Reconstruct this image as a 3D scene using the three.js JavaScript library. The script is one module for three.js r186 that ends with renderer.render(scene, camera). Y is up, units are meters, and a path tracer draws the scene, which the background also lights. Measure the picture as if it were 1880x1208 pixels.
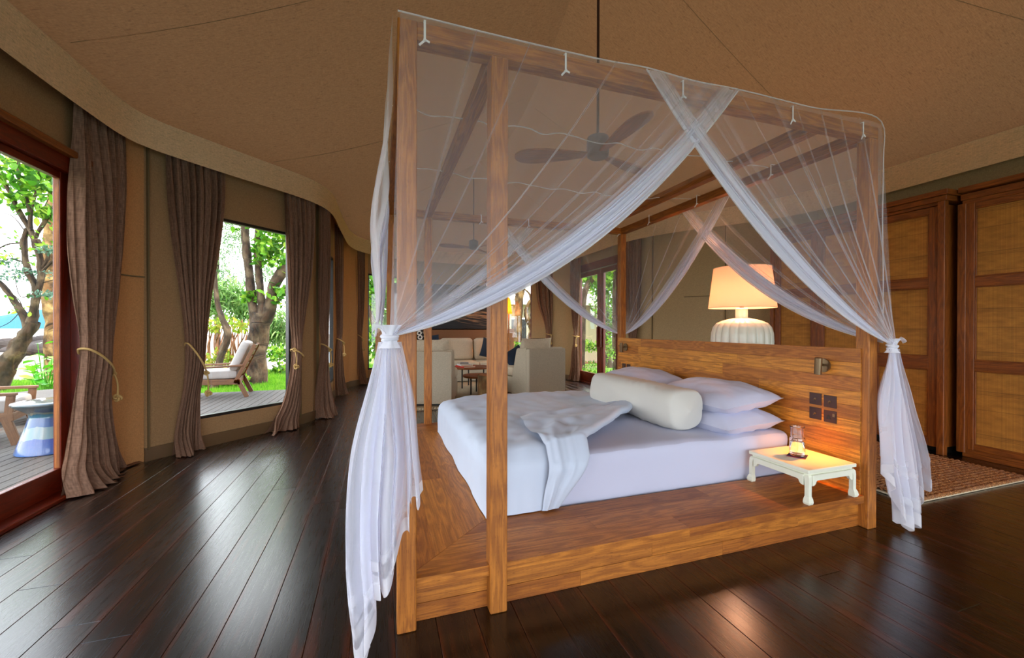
import * as THREE from 'three';
import { mergeGeometries } from 'three/addons/utils/BufferGeometryUtils.js';
import { RectAreaLightUniformsLib } from 'three/addons/lights/RectAreaLightUniformsLib.js';

// ---------- camera, sky, sun, exposure ----------
const scene = new THREE.Scene();
const EYE = 1.22, YAW = 0.3147, PITCH = -0.0043, ROLL = 0.002, F = 744.74;
const camera = new THREE.PerspectiveCamera(2 * Math.atan(604 / F) * 180 / Math.PI, 1880 / 1208, 0.05, 900);
camera.position.set(0, EYE, 0);
camera.rotation.set(PITCH, -YAW, ROLL, 'YXZ');
const renderer = new THREE.WebGLRenderer({ antialias: true });
renderer.toneMapping = THREE.LinearToneMapping;
renderer.toneMappingExposure = 1.25;
renderer.shadowMap.enabled = true;
RectAreaLightUniformsLib.init();
const SKY = 4.6;
const sun = new THREE.DirectionalLight(0xfff0d8, 5);
sun.position.set(14, 16, -2); sun.target.position.set(0, 0, -4); sun.castShadow = true; sun.shadow.radius = 3;
Object.assign(sun.shadow.camera, { left: -25, right: 25, top: 25, bottom: -25, near: 0.5, far: 60 });
sun.shadow.mapSize.set(2048, 2048);
scene.add(sun, sun.target);

// ---------- random, noise, textures ----------
function rng(seed) { let a = seed >>> 0; return () => { a = (a + 0x6d2b79f5) | 0; let t = Math.imul(a ^ (a >>> 15), 1 | a); t = (t + Math.imul(t ^ (t >>> 7), 61 | t)) ^ t; return ((t ^ (t >>> 14)) >>> 0) / 4294967296; }; }
const R = rng(77);
const rr = (a, b) => a + (b - a) * R();
const lerp = (a, b, t) => a + (b - a) * t, clamp = (x, a = 0, b = 1) => Math.min(b, Math.max(a, x));
const smooth = (a, b, x) => { const t = clamp((x - a) / (b - a)); return t * t * (3 - 2 * t); };
function hash(x, y, s) { let h = Math.imul(x, 374761393) + Math.imul(y, 668265263) + Math.imul(s, 974634777); h = Math.imul(h ^ (h >>> 13), 1274126177); return ((h ^ (h >>> 16)) >>> 0) / 4294967296; }
function tn(x, y, px, py, s = 1) {                                   // value noise that tiles with periods px, py
  const ix = Math.floor(x), iy = Math.floor(y), fx = x - ix, fy = y - iy, u = fx * fx * (3 - 2 * fx), v = fy * fy * (3 - 2 * fy);
  const m = (a, p) => ((a % p) + p) % p, a = m(ix, px), b = m(ix + 1, px), c = m(iy, py), d = m(iy + 1, py);
  return lerp(lerp(hash(a, c, s), hash(b, c, s), u), lerp(hash(a, d, s), hash(b, d, s), u), v);
}
function fbm(u, v, px, py, o, s = 1) { let a = 0, w = 0.5, t = 0; for (let i = 0; i < o; i++) { a += w * tn(u * px, v * py, px, py, s + i * 7); t += w; px *= 2; py *= 2; w *= 0.5; } return a / t; }
const n1 = (x, s = 3) => { const i = Math.floor(x), f = x - i, u = f * f * (3 - 2 * f); return lerp(hash(i, 5, s), hash(i + 1, 5, s), u) * 2 - 1; };
const n2 = (x, y, s = 3) => tn(x + 4096, y + 4096, 65536, 65536, s) * 2 - 1;
function tex(w, h, fn, srgb, ru = 1, rv = 1) {
  const d = new Uint8Array(w * h * 4);
  for (let y = 0; y < h; y++) for (let x = 0; x < w; x++) {
    const c = fn((x + 0.5) / w, (y + 0.5) / h), o = (y * w + x) * 4;
    if (typeof c === 'number') d[o] = d[o + 1] = d[o + 2] = clamp(c) * 255; else for (let k = 0; k < 3; k++) d[o + k] = clamp(c[k], 0, 255);
    d[o + 3] = 255;
  }
  const t = new THREE.DataTexture(d, w, h, THREE.RGBAFormat);
  t.wrapS = t.wrapT = THREE.RepeatWrapping; t.magFilter = THREE.LinearFilter; t.minFilter = THREE.LinearMipmapLinearFilter; t.generateMipmaps = true;
  if (srgb) t.colorSpace = THREE.SRGBColorSpace;
  t.repeat.set(1 / ru, 1 / rv); t.needsUpdate = true;
  return t;
}
const mix3 = (a, b, t) => [lerp(a[0], b[0], t), lerp(a[1], b[1], t), lerp(a[2], b[2], t)];
function woodFn(u, v, s) { const w = fbm(u, v, 3, 5, 3, s) * 2.2 + fbm(u, v, 2, 40, 2, s + 9) * 0.5; const ring = 0.5 + 0.5 * Math.sin((v * 9 + w * 2.6) * 6.283 / 1.0); const fine = 0.6 * tn(u * 7, v * 200, 7, 200, s + 4) + 0.4 * tn(u * 16, v * 300, 16, 300, s + 6), pore = tn(u * 60, v * 420, 60, 420, s + 5); return { ring, fine, pore, big: fbm(u, v, 2, 3, 3, s + 20) }; }
const T = {};
T.teak = tex(1024, 512, (u, v) => { const w = woodFn(u, v, 11); let c = mix3([132, 80, 26], [230, 158, 64], clamp(0.24 + 0.46 * w.ring + 0.6 * (w.fine - 0.5))); c = mix3(c, [150, 88, 36], 0.6 * w.big); return mix3(c, [84, 44, 18], w.pore > 0.8 ? 0.25 : 0); }, true, 1.3, 0.55);
T.teakB = tex(512, 256, (u, v) => { const w = woodFn(u, v, 11); return 0.5 + 0.3 * (w.fine - 0.5) - (w.pore > 0.78 ? 0.3 : 0); }, false, 1.3, 0.55);
T.floor = tex(1024, 256, (u, v) => {
  const w = woodFn(u, v, 41), e = Math.min(v, 1 - v), edge = smooth(0.16, 0.0, e + 0.12 * (fbm(u, v, 9, 3, 3, 60) - 0.5)), wear = smooth(0.58, 0.8, fbm(u, v, 4, 2, 4, 71));
  let c = mix3([12, 7, 6], [26, 14, 10], 0.5 * w.fine + 0.4 * w.ring);
  c = mix3(c, [142, 56, 18], clamp(0.6 * edge * smooth(0.48, 0.8, fbm(u, v, 5, 1, 2, 33)) + 0.6 * wear));
  return c;
}, true, 2.4, 1);
T.floorR = tex(512, 256, (u, v) => 0.27 + 0.14 * fbm(u, v, 20, 30, 3, 5) + 0.05 * tn(u * 30, v * 120, 30, 120, 8), false, 2.4, 1);
T.floorB = tex(1024, 256, (u, v) => 0.5 + 0.3 * (tn(u * 300, v * 70, 300, 70, 8) - 0.5) + 0.6 * (fbm(u, v, 8, 3, 3, 14) - 0.5), false, 2.4, 1);
T.deck = tex(512, 256, (u, v) => { const w = woodFn(u, v, 91); return mix3([108, 100, 90], [168, 160, 148], 0.5 * w.fine + 0.3 * w.ring + 0.2 * w.big); }, true, 1.5, 0.5);
T.canvas = tex(1024, 1024, (u, v) => { const a = tn(u * 40, v * 330, 40, 330, 3), b = tn(u * 330, v * 60, 330, 60, 4), f = tn(u * 500, v * 500, 500, 500, 6); return 0.6 + 0.12 * (a - 0.5) + 0.1 * (b - 0.5) + 0.14 * (f - 0.5); }, false, 1.0, 1.0);
T.canvasC = tex(1024, 1024, (u, v) => { const a = tn(u * 60, v * 340, 60, 340, 3), b = tn(u * 340, v * 70, 340, 70, 4), m = tn(u * 34, v * 200, 34, 200, 14), k = 0.9 + 0.1 * (a - 0.5) + 0.06 * (b - 0.5) - 0.07 * smooth(0.72, 0.95, m); return [248 * k, 242 * k, 232 * k]; }, true, 1.0, 1.0);
T.weave = tex(512, 512, (u, v) => { const a = tn(u * 150, v * 14, 150, 14, 3), b = tn(u * 30, v * 170, 30, 170, 4), k = 0.86 + 0.2 * (a - 0.5) + 0.14 * (b - 0.5); return [255 * k, 250 * k, 244 * k]; }, true, 0.4, 0.4);
T.weaveB = tex(512, 512, (u, v) => 0.5 + 0.3 * (tn(u * 150, v * 14, 150, 14, 3) - 0.5) + 0.2 * (tn(u * 30, v * 170, 30, 170, 4) - 0.5), false, 0.4, 0.4);
T.rattan = tex(512, 512, (u, v) => { const a = Math.abs(Math.sin(u * 48 * Math.PI)), b = Math.abs(Math.sin(v * 64 * Math.PI)), row = hash(Math.floor(v * 64), 3, 8), col = hash(Math.floor(u * 48), 9, 2), blot = fbm(u, v, 6, 14, 3, 17); const over = (Math.floor(u * 48) + Math.floor(v * 64)) % 2 ? a : b; let c = mix3([112, 68, 18], [220, 156, 64], clamp(0.2 + 0.55 * over + 0.1 * (col - 0.5) + 0.4 * (blot - 0.4))); if (row > 0.94) c = mix3(c, [70, 38, 12], 0.22); return c; }, true, 0.4, 0.4);
T.rattanB = tex(512, 512, (u, v) => { const a = Math.abs(Math.sin(u * 48 * Math.PI)), b = Math.abs(Math.sin(v * 64 * Math.PI)); return (Math.floor(u * 48) + Math.floor(v * 64)) % 2 ? 0.3 + 0.7 * a : 0.7 * b; }, false, 0.4, 0.4);
T.linen = tex(512, 512, (u, v) => { const k = 0.93 + 0.09 * (tn(u * 200, v * 60, 200, 60, 3) - 0.5) + 0.09 * (tn(u * 60, v * 200, 60, 200, 5) - 0.5); return [250 * k, 248 * k, 243 * k]; }, true, 0.5, 0.5);
T.bark = tex(512, 512, (u, v) => { const a = fbm(u, v, 6, 4, 5, 3), b = fbm(u, v, 16, 8, 3, 9); let c = mix3([62, 50, 40], [206, 188, 164], clamp(a * 2.2 - 0.62)); return mix3(c, [150, 110, 84], b > 0.62 ? 0.5 : 0); }, true, 1, 1);
T.barkB = tex(512, 512, (u, v) => fbm(u, v, 10, 6, 5, 3), false, 1, 1);
T.jute = tex(512, 512, (u, v) => { const k = tn(u * 90, v * 200, 90, 200, 3), m = fbm(u, v, 8, 8, 3, 5); return mix3(mix3([104, 62, 32], [240, 176, 108], k), [150, 110, 84], m > 0.55 ? 0.5 : 0.1); }, true, 0.6, 0.6);
T.lawn = tex(512, 512, (u, v) => { const a = fbm(u, v, 12, 12, 5, 3), b = fbm(u, v, 4, 4, 3, 8); return mix3(mix3([60, 92, 20], [148, 186, 50], a), [150, 140, 80], b > 0.62 ? 0.5 : 0); }, true, 6, 6);
T.sand = tex(512, 512, (u, v) => { const a = fbm(u, v, 24, 24, 5, 3); return mix3([206, 186, 164], [240, 226, 208], a); }, true, 6, 6);

// ---------- materials ----------
const std = (o) => new THREE.MeshStandardMaterial({ roughness: 0.7, ...o });
const phys = (o) => new THREE.MeshPhysicalMaterial({ roughness: 0.7, ...o });
const hex = (h) => new THREE.Color(h);
const MAT = {
  teak: std({ map: T.teak, color: hex('#f6ead6'), bumpMap: T.teakB, bumpScale: 0.0008, roughness: 0.48 }),
  teakB: std({ map: T.teak, color: hex('#e0ccb0'), bumpMap: T.teakB, bumpScale: 0.0008, roughness: 0.5 }),
  teakC: std({ map: T.teak, color: hex('#fff4dc'), bumpMap: T.teakB, bumpScale: 0.0008, roughness: 0.46 }),
  teakH: std({ map: T.teak, color: new THREE.Color().setRGB(1.3, 1.34, 1.0), bumpMap: T.teakB, bumpScale: 0.0008, roughness: 0.42 }),
  ward: std({ map: T.teak, color: hex('#c6aa84'), bumpMap: T.teakB, bumpScale: 0.0008, roughness: 0.5 }),
  frame: std({ map: T.teak, color: hex('#9c4a28'), bumpMap: T.teakB, bumpScale: 0.0006, roughness: 0.32 }),
  floor: phys({ map: T.floor, color: hex('#b0a8a4'), roughnessMap: T.floorR, roughness: 0.8, ior: 1.35, clearcoat: 0.85, clearcoatRoughness: 0.24, bumpMap: T.floorB, bumpScale: 0.0007 }),
  floor2: phys({ map: T.floor, color: hex('#8c8684'), roughnessMap: T.floorR, roughness: 0.7, ior: 1.35, clearcoat: 0.85, clearcoatRoughness: 0.22, bumpMap: T.floorB, bumpScale: 0.0007 }),
  sub: std({ color: hex('#120c0a'), roughness: 0.9 }),
  deck: std({ map: T.deck, color: hex('#989898'), bumpMap: T.teakB, bumpScale: 0.001, roughness: 0.75 }),
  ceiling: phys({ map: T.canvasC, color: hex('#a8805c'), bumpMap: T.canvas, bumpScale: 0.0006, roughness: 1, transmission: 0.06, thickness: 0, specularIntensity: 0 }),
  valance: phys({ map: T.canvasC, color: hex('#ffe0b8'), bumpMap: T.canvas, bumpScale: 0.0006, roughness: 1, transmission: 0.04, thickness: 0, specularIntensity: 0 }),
  wall: phys({ map: T.linen, color: hex('#b8946c'), bumpMap: T.canvas, bumpScale: 0.0003, roughness: 1, specularIntensity: 0, transmission: 0.08, thickness: 0 }),
  wallB: phys({ map: T.linen, color: hex('#c6ae86'), bumpMap: T.canvas, bumpScale: 0.0003, roughness: 1, specularIntensity: 0, transmission: 0.1, thickness: 0 }),
  wallWarm: phys({ map: T.linen, color: hex('#d4a06c'), bumpMap: T.canvas, bumpScale: 0.0003, roughness: 1, specularIntensity: 0, transmission: 0.16, thickness: 0 }),
  skirt: std({ color: hex('#6a5236'), roughness: 0.35, bumpMap: T.canvas, bumpScale: 0.002 }),
  eaves: std({ map: T.canvasC, color: hex('#9a835c'), roughness: 1 }),
  seam: std({ color: hex('#6e5c3c'), roughness: 0.9 }),
  curtain: phys({ map: T.weave, color: hex('#ac8872'), bumpMap: T.weaveB, bumpScale: 0.0007, roughness: 1, transmission: 0.22, thickness: 0, specularIntensity: 0 }),
  rope: std({ color: hex('#c9a566'), roughness: 0.85 }),
  glass: phys({ color: 0xffffff, roughness: 0.0, transmission: 1, thickness: 0, ior: 1.45 }),
  glassSolid: phys({ color: 0xffffff, roughness: 0.0, transmission: 1, thickness: 0.01, ior: 1.5 }),
  water: phys({ color: 0xffffff, roughness: 0.0, transmission: 1, thickness: 0.05, ior: 1.33 }),
  net: phys({ color: hex('#f4f6ff'), roughness: 1, transparent: true, opacity: 1, vertexColors: true, transmission: 0.55, thickness: 0, specularIntensity: 0, side: THREE.DoubleSide }),
  netW: phys({ color: hex('#fff2e0'), roughness: 1, transparent: true, opacity: 1, vertexColors: true, transmission: 0.6, thickness: 0, specularIntensity: 0, side: THREE.DoubleSide }),
  hem: phys({ color: hex('#f6f6fa'), roughness: 1, transparent: true, opacity: 0.6, transmission: 0.35, thickness: 0, specularIntensity: 0, side: THREE.DoubleSide }),
  hem2: phys({ color: hex('#f6f6fa'), roughness: 1, transparent: true, opacity: 0.35, transmission: 0.35, thickness: 0, specularIntensity: 0, side: THREE.DoubleSide }),
  knot: phys({ color: hex('#eceef8'), roughness: 1, transmission: 0.2, thickness: 0, specularIntensity: 0 }),
  tie: std({ color: hex('#f4f2ee'), roughness: 0.9 }),
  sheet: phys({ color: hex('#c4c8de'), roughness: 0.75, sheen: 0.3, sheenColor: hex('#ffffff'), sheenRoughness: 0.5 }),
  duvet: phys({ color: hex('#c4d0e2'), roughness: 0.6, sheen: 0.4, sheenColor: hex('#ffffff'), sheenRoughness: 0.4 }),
  bolster: std({ color: hex('#cac9c2'), bumpMap: T.weaveB, bumpScale: 0.0004, roughness: 0.95 }),
  uph: std({ map: T.linen, color: hex('#d6ccb6'), roughness: 0.95 }),
  uphL: std({ map: T.linen, color: hex('#e2d6be'), roughness: 0.95 }),
  navy: std({ map: T.linen, color: hex('#24344a'), roughness: 0.95 }),
  piping: std({ color: hex('#5a4a38'), roughness: 0.9 }),
  white: std({ color: hex('#e4e6d2'), roughness: 0.35 }),
  bronze: std({ color: hex('#8a7458'), roughness: 0.32, metalness: 0.85 }),
  bronzeD: std({ color: hex('#4a3530'), roughness: 0.42, metalness: 0.5 }),
  black: std({ color: hex('#15130f'), roughness: 0.5 }),
  fan: std({ color: hex('#5a5650'), roughness: 0.5, metalness: 0.3 }),
  blade: std({ map: T.teak, color: hex('#c8a898'), roughness: 0.5 }),
  ceramic: phys({ color: hex('#dfe4d4'), roughness: 0.45, clearcoat: 0.3 }),
  shade: phys({ color: hex('#f0dcc8'), roughness: 1, transmission: 0.5, thickness: 0, specularIntensity: 0 }),
  rattan: std({ map: T.rattan, bumpMap: T.rattanB, bumpScale: 0.0015, roughness: 0.55 }),
  jute: std({ map: T.jute, roughness: 1, bumpMap: T.jute, bumpScale: 0.008 }),
  cream: std({ color: hex('#d8c8a8'), roughness: 0.95 }),
  bark: std({ map: T.bark, color: hex('#7c7062'), bumpMap: T.barkB, bumpScale: 0.03, roughness: 0.95 }),
  barkW: std({ map: T.bark, color: hex('#d8bc8a'), bumpMap: T.barkB, bumpScale: 0.04, roughness: 0.95 }),
  leaf: phys({ color: hex('#e0e0e0'), roughness: 0.75, transmission: 0.5, thickness: 0, specularIntensity: 0.3 }),
  leafV: phys({ color: hex('#58a81c'), roughness: 0.6, transmission: 0.35, thickness: 0, specularIntensity: 0.4 }),
  lawn: std({ map: T.lawn, color: hex('#d8d8d8'), roughness: 1 }),
  sand: std({ map: T.sand, color: hex('#a0a0a0'), roughness: 1 }),
  rock: std({ color: hex('#38312d'), roughness: 0.95, bumpMap: T.barkB, bumpScale: 0.05 }),
  sea: std({ color: hex('#9fb8c0'), roughness: 0.18 }),
  hill: std({ color: hex('#2a687e'), roughness: 1 }),
  tent: phys({ color: hex('#f0e8d8'), roughness: 0.95 }),
  tentW: std({ color: hex('#b0a080'), roughness: 0.95 }),
  dark: std({ color: hex('#20201e'), roughness: 0.3 }),
};

// ---------- object helpers ----------
const used = new Map();
function numbered(n) { const k = used.get(n) ?? 0; used.set(n, k + 1); return k ? `${n}_${String(k).padStart(3, '0')}` : n; }
function part(name, geo, mat, parent, pos, rot, label) {
  const m = new THREE.Mesh(geo, mat); m.name = name; m.castShadow = m.receiveShadow = true;
  if (pos) m.position.set(...pos); if (rot) m.rotation.set(...rot);
  if (label) m.userData.label = label;
  parent.add(m); return m;
}
function tag(o, label, category, group) { o.userData.label = label; o.userData.category = category; if (group) o.userData.group = group; return o; }
function thing(name, label, category, pos = [0, 0, 0], turn = 0, group) { const g = new THREE.Group(); g.name = numbered(name); g.position.set(...pos); g.rotation.y = turn; scene.add(g); return tag(g, label, category, group); }
function struct(name, geo, mat) { const m = geo ? new THREE.Mesh(geo, mat) : new THREE.Group(); m.name = numbered(name); m.castShadow = m.receiveShadow = true; m.userData.kind = 'structure'; scene.add(m); return m; }
function copy(src, label, pos, turn, group) { const c = src.clone(); c.name = numbered(src.name.replace(/_\d{3}$/, '')); c.userData = { ...src.userData, label }; if (group) c.userData.group = group; if (pos) c.position.set(...pos); if (turn !== undefined) c.rotation.y = turn; scene.add(c); return c; }

const V = (x, y, z) => new THREE.Vector3(x, y, z);
const cY = Math.cos(YAW), sY = Math.sin(YAW);
const RIGHT = V(cY, 0, sY).multiplyScalar(Math.cos(ROLL)).add(V(0, Math.sin(ROLL), 0)), FWD = V(sY * Math.cos(PITCH), Math.sin(PITCH), -cY * Math.cos(PITCH)), UP = RIGHT.clone().cross(FWD);
const ray = (px, py) => FWD.clone().addScaledVector(RIGHT, (px - 940) / F).addScaledVector(UP, (604 - py) / F);
const at = (px, py, d) => ray(px, py).multiplyScalar(d).add(V(0, EYE, 0));                       // measured point -> place in the world
const onPlane = (px, py, p0, dir) => { const r = ray(px, py), n = V(-dir[1], 0, dir[0]), t = (n.x * p0[0] + n.z * p0[1]) / (n.x * r.x + n.z * r.z); return r.multiplyScalar(t).add(V(0, EYE, 0)); };
const onY = (px, py, y) => { const r = ray(px, py); return r.multiplyScalar((y - EYE) / r.y).add(V(0, EYE, 0)); };

// geometry
function build(pos, uv, idx, col) { const g = new THREE.BufferGeometry(); g.setAttribute('position', new THREE.Float32BufferAttribute(pos, 3)); if (uv) g.setAttribute('uv', new THREE.Float32BufferAttribute(uv, 2)); if (col) g.setAttribute('color', new THREE.Float32BufferAttribute(col, 4)); if (idx) g.setIndex(idx); g.computeVertexNormals(); return g; }
function grid(nu, nv, fn, { su = 1, sv = 1, alpha } = {}) {
  const p = [], uv = [], ix = [], col = alpha ? [] : null;
  for (let j = 0; j <= nv; j++) for (let i = 0; i <= nu; i++) { const u = i / nu, v = j / nv, q = fn(u, v); p.push(q.x, q.y, q.z); uv.push(u * su, v * sv); if (alpha) { const a = alpha(u, v); col.push(1, 1, 1, a); } }
  for (let j = 0; j < nv; j++) for (let i = 0; i < nu; i++) { const a = j * (nu + 1) + i, b = a + 1, c = a + nu + 1, d = c + 1; ix.push(a, b, d, a, d, c); }
  return build(p, uv, ix, col);
}
function cbox(w, h, d, c = 0.003, g = 'x', off) {                    // box with chamfered edges, uv in metres with u along axis g
  const P = {}, tri = [], S = [-1, 1], hw = [w / 2, h / 2, d / 2];
  const pt = (s, k) => s.map((q, i) => q * (hw[i] - (i === k ? 0 : c)));
  for (const x of S) for (const y of S) for (const z of S) for (let k = 0; k < 3; k++) P[[x, y, z, k]] = pt([x, y, z], k);
  const q = (a, b, e, f) => { tri.push(a, b, e, a, e, f); };
  for (let k = 0; k < 3; k++) { const i = (k + 1) % 3, j = (k + 2) % 3; for (const s of S) { const f = (a, b) => { const v = [0, 0, 0]; v[k] = s; v[i] = a; v[j] = b; return P[[...v, k]]; }; q(f(-1, -1), f(1, -1), f(1, 1), f(-1, 1)); }
    for (const a of S) for (const b of S) { const f = (e, m) => { const v = [0, 0, 0]; v[k] = e; v[i] = a; v[j] = b; return P[[...v, m]]; }; q(f(-1, i), f(1, i), f(1, j), f(-1, j)); } }
  for (const x of S) for (const y of S) for (const z of S) tri.push(P[[x, y, z, 0]], P[[x, y, z, 1]], P[[x, y, z, 2]]);
  const pos = [], uv = [], nor = [], gi = 'xyz'.indexOf(g), ou = off ? off[0] : R() * 3, ov = off ? off[1] : R() * 3;
  for (let t = 0; t < tri.length; t += 3) {
    let [a, b, e] = tri.slice(t, t + 3); const A = V(...a), n = V(...b).sub(A).cross(V(...e).sub(A)).normalize();
    if (n.dot(V(a[0] + b[0] + e[0], a[1] + b[1] + e[1], a[2] + b[2] + e[2])) < 0) { [b, e] = [e, b]; n.negate(); }
    const an = [Math.abs(n.x), Math.abs(n.y), Math.abs(n.z)], ax = an.indexOf(Math.max(...an)), ui = ax === gi ? (gi + 1) % 3 : gi, vi = 3 - ax - ui;
    for (const m of [a, b, e]) { pos.push(...m); nor.push(n.x, n.y, n.z); uv.push(m[ui] + ou, m[vi] + ov); }
  }
  const G = new THREE.BufferGeometry(); G.setAttribute('position', new THREE.Float32BufferAttribute(pos, 3)); G.setAttribute('normal', new THREE.Float32BufferAttribute(nor, 3)); G.setAttribute('uv', new THREE.Float32BufferAttribute(uv, 2)); return G;
}
function prism(poly, y0, y1, g = 'x') {                             // vertical prism over a convex polygon of [x, z], uv in metres
  const pos = [], uv = [], n = poly.length, ou = R() * 3, ov = R() * 3, U = (x, z) => (g === 'x' ? [x + ou, z + ov] : [z + ou, x + ov]);
  let ar = 0; for (let i = 0; i < n; i++) { const a = poly[i], b = poly[(i + 1) % n]; ar += a[0] * b[1] - b[0] * a[1]; }
  const P = ar > 0 ? [...poly].reverse() : poly;
  const put = (x, y, z, u) => { pos.push(x, y, z); uv.push(...u); };
  for (let i = 1; i < n - 1; i++) { for (const k of [0, i, i + 1]) put(P[k][0], y1, P[k][1], U(...P[k])); for (const k of [0, i + 1, i]) put(P[k][0], y0, P[k][1], U(...P[k])); }
  for (let i = 0; i < n; i++) { const a = P[i], b = P[(i + 1) % n], L = Math.hypot(b[0] - a[0], b[1] - a[1]); const q = [[a, y0, 0], [b, y0, L], [b, y1, L], [a, y0, 0], [b, y1, L], [a, y1, 0]]; for (const [p, y, l] of q) put(p[0], y, p[1], [l + ou, y + ov]); }
  return build(pos, uv, null);
}
const tube = (pts, r, seg = 6, n = pts.length * 6, closed = false) => new THREE.TubeGeometry(new THREE.CatmullRomCurve3(pts, closed), n, r, seg, closed);
function taper(pts, seg = 7, div = 4, rough = 0) {                    // pts: [Vector3, radius]; a branch with changing thickness
  const c = new THREE.CatmullRomCurve3(pts.map((p) => p[0])), n = (pts.length - 1) * div, pos = [], uv = [], ix = [];
  const fr = c.computeFrenetFrames(n); let L = 0, prev = null;
  for (let i = 0; i <= n; i++) {
    const t = i / n, q = c.getPoint(t), k = t * (pts.length - 1), a = Math.min(pts.length - 2, Math.floor(k)), r0 = lerp(pts[a][1], pts[a + 1][1], k - a);
    if (prev) L += prev.distanceTo(q); prev = q;
    const t0 = c.getTangent(t), N = fr.normals[Math.min(n, i)].clone(), B = t0.clone().cross(N).normalize(); N.copy(B.clone().cross(t0)).normalize();
    for (let j = 0; j <= seg; j++) { const an = j / seg * 6.28318, r = r0 * (1 + rough * n2(L * 3 / Math.max(0.05, r0) * 0.2 + 9, (j % seg) * 1.7, 7)); const v = q.clone().addScaledVector(N, Math.cos(an) * r).addScaledVector(B, Math.sin(an) * r); pos.push(v.x, v.y, v.z); uv.push(j / seg * Math.max(1, Math.round(r0 * 6)), L); }
  }
  for (let i = 0; i < n; i++) for (let j = 0; j < seg; j++) { const a = i * (seg + 1) + j, b = a + 1, e = a + seg + 1, f = e + 1; ix.push(a, b, f, a, f, e); }
  return build(pos, uv, ix);
}
const lathe = (pts, seg = 40) => new THREE.LatheGeometry(pts.map((p) => new THREE.Vector2(...p)), seg);
const cyl = (r0, r1, h, seg = 24) => new THREE.CylinderGeometry(r0, r1, h, seg);
function moved(g, p, rot) { const m = new THREE.Object3D(); if (p) m.position.set(...p); if (rot) m.rotation.set(...rot); m.updateMatrix(); return g.applyMatrix4(m.matrix); }
const merge = (list) => mergeGeometries(list.map((g) => { const k = g.index ? g.toNonIndexed() : g; for (const n of Object.keys(k.attributes)) if (!['position', 'normal', 'uv'].includes(n)) k.deleteAttribute(n); return k; }));
function softBox(w, h, d, r, n = [24, 8, 24], bump) {                // upholstered block: rounded edges, slightly uneven faces
  const g = new THREE.BoxGeometry(w, h, d, ...n), p = g.attributes.position, q = V(0, 0, 0), c = V(0, 0, 0);
  for (let i = 0; i < p.count; i++) { q.fromBufferAttribute(p, i); c.set(clamp(q.x, -w / 2 + r, w / 2 - r), clamp(q.y, -h / 2 + r, h / 2 - r), clamp(q.z, -d / 2 + r, d / 2 - r)); const o = q.clone().sub(c); if (o.lengthSq() > 0) { o.setLength(r); q.copy(c).add(o); } if (bump) bump(q, o); p.setXYZ(i, q.x, q.y, q.z); }
  g.computeVertexNormals();
  const uv = g.attributes.uv; for (let i = 0; i < uv.count; i++) uv.setXY(i, uv.getX(i) * Math.max(w, d), uv.getY(i) * Math.max(h, d * 0.6));
  return g;
}
function pillowGeo(w, d, h, s = 1, pinch = 0.07, n = 30) {           // two bulging halves that meet in a seam with pulled corners
  const top = (sg) => grid(n, n, (u, v) => { const x = u * 2 - 1, z = v * 2 - 1, ex = 1 - pinch * (1 - z * z) * 0.6, ez = 1 - pinch * (1 - x * x) * 0.6; const f = Math.pow(Math.max(0, 1 - Math.pow(Math.abs(x), 2.6)), 0.55) * Math.pow(Math.max(0, 1 - Math.pow(Math.abs(z), 2.6)), 0.55); const wr = 0.04 * h * (n2(x * 3 + s * 3, z * 2.5, 4) + 0.7 * n2((x + z) * 7 + s, (x - z) * 3, 6)) * Math.min(1, f * 2.5); return V(x * ex * w / 2, sg * (f * h / 2 + wr), (sg > 0 ? -1 : 1) * z * ez * d / 2); }, { su: w, sv: d });
  return merge([top(1), top(-1)]);
}
const pathLen = (p) => { const l = [0]; for (let i = 1; i < p.length; i++) l.push(l[i - 1] + Math.hypot(p[i][0] - p[i - 1][0], p[i][1] - p[i - 1][1])); return l; };

// ---------- room shell ----------
const WALL = [[-2.2, 3.2], [-2.2, -3.0], [-2.2, -4.2], [-2.12, -4.45], [-1.7, -4.9], [-0.98, -5.64], [-0.86, -5.85], [-0.82, -6.2], [-0.81, -7.3], [-0.76, -8.3], [-0.62, -8.85], [-0.28, -9.34], [0.3, -9.8], [0.9, -10.05], [2.5, -10.05], [3.3, -9.75], [3.85, -9.35], [4.25, -8.75], [4.4, -8.4], [4.4, -6.7], [4.5, -6.1], [4.75, -5.55], [5.2, -4.95], [5.55, -4.3], [5.7, -3.6], [5.7, 3.2]];
const ZFAR = (x) => { let z = 0; for (let i = 1; i < WALL.length; i++) { const [a, b] = [WALL[i - 1], WALL[i]], lo = Math.min(a[0], b[0]), hi = Math.max(a[0], b[0]); if (x >= lo - 1e-6 && x <= hi + 1e-6 && hi > lo) z = Math.min(z, lerp(a[1], b[1], (x - a[0]) / (b[0] - a[0]))); } return z; };
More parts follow.
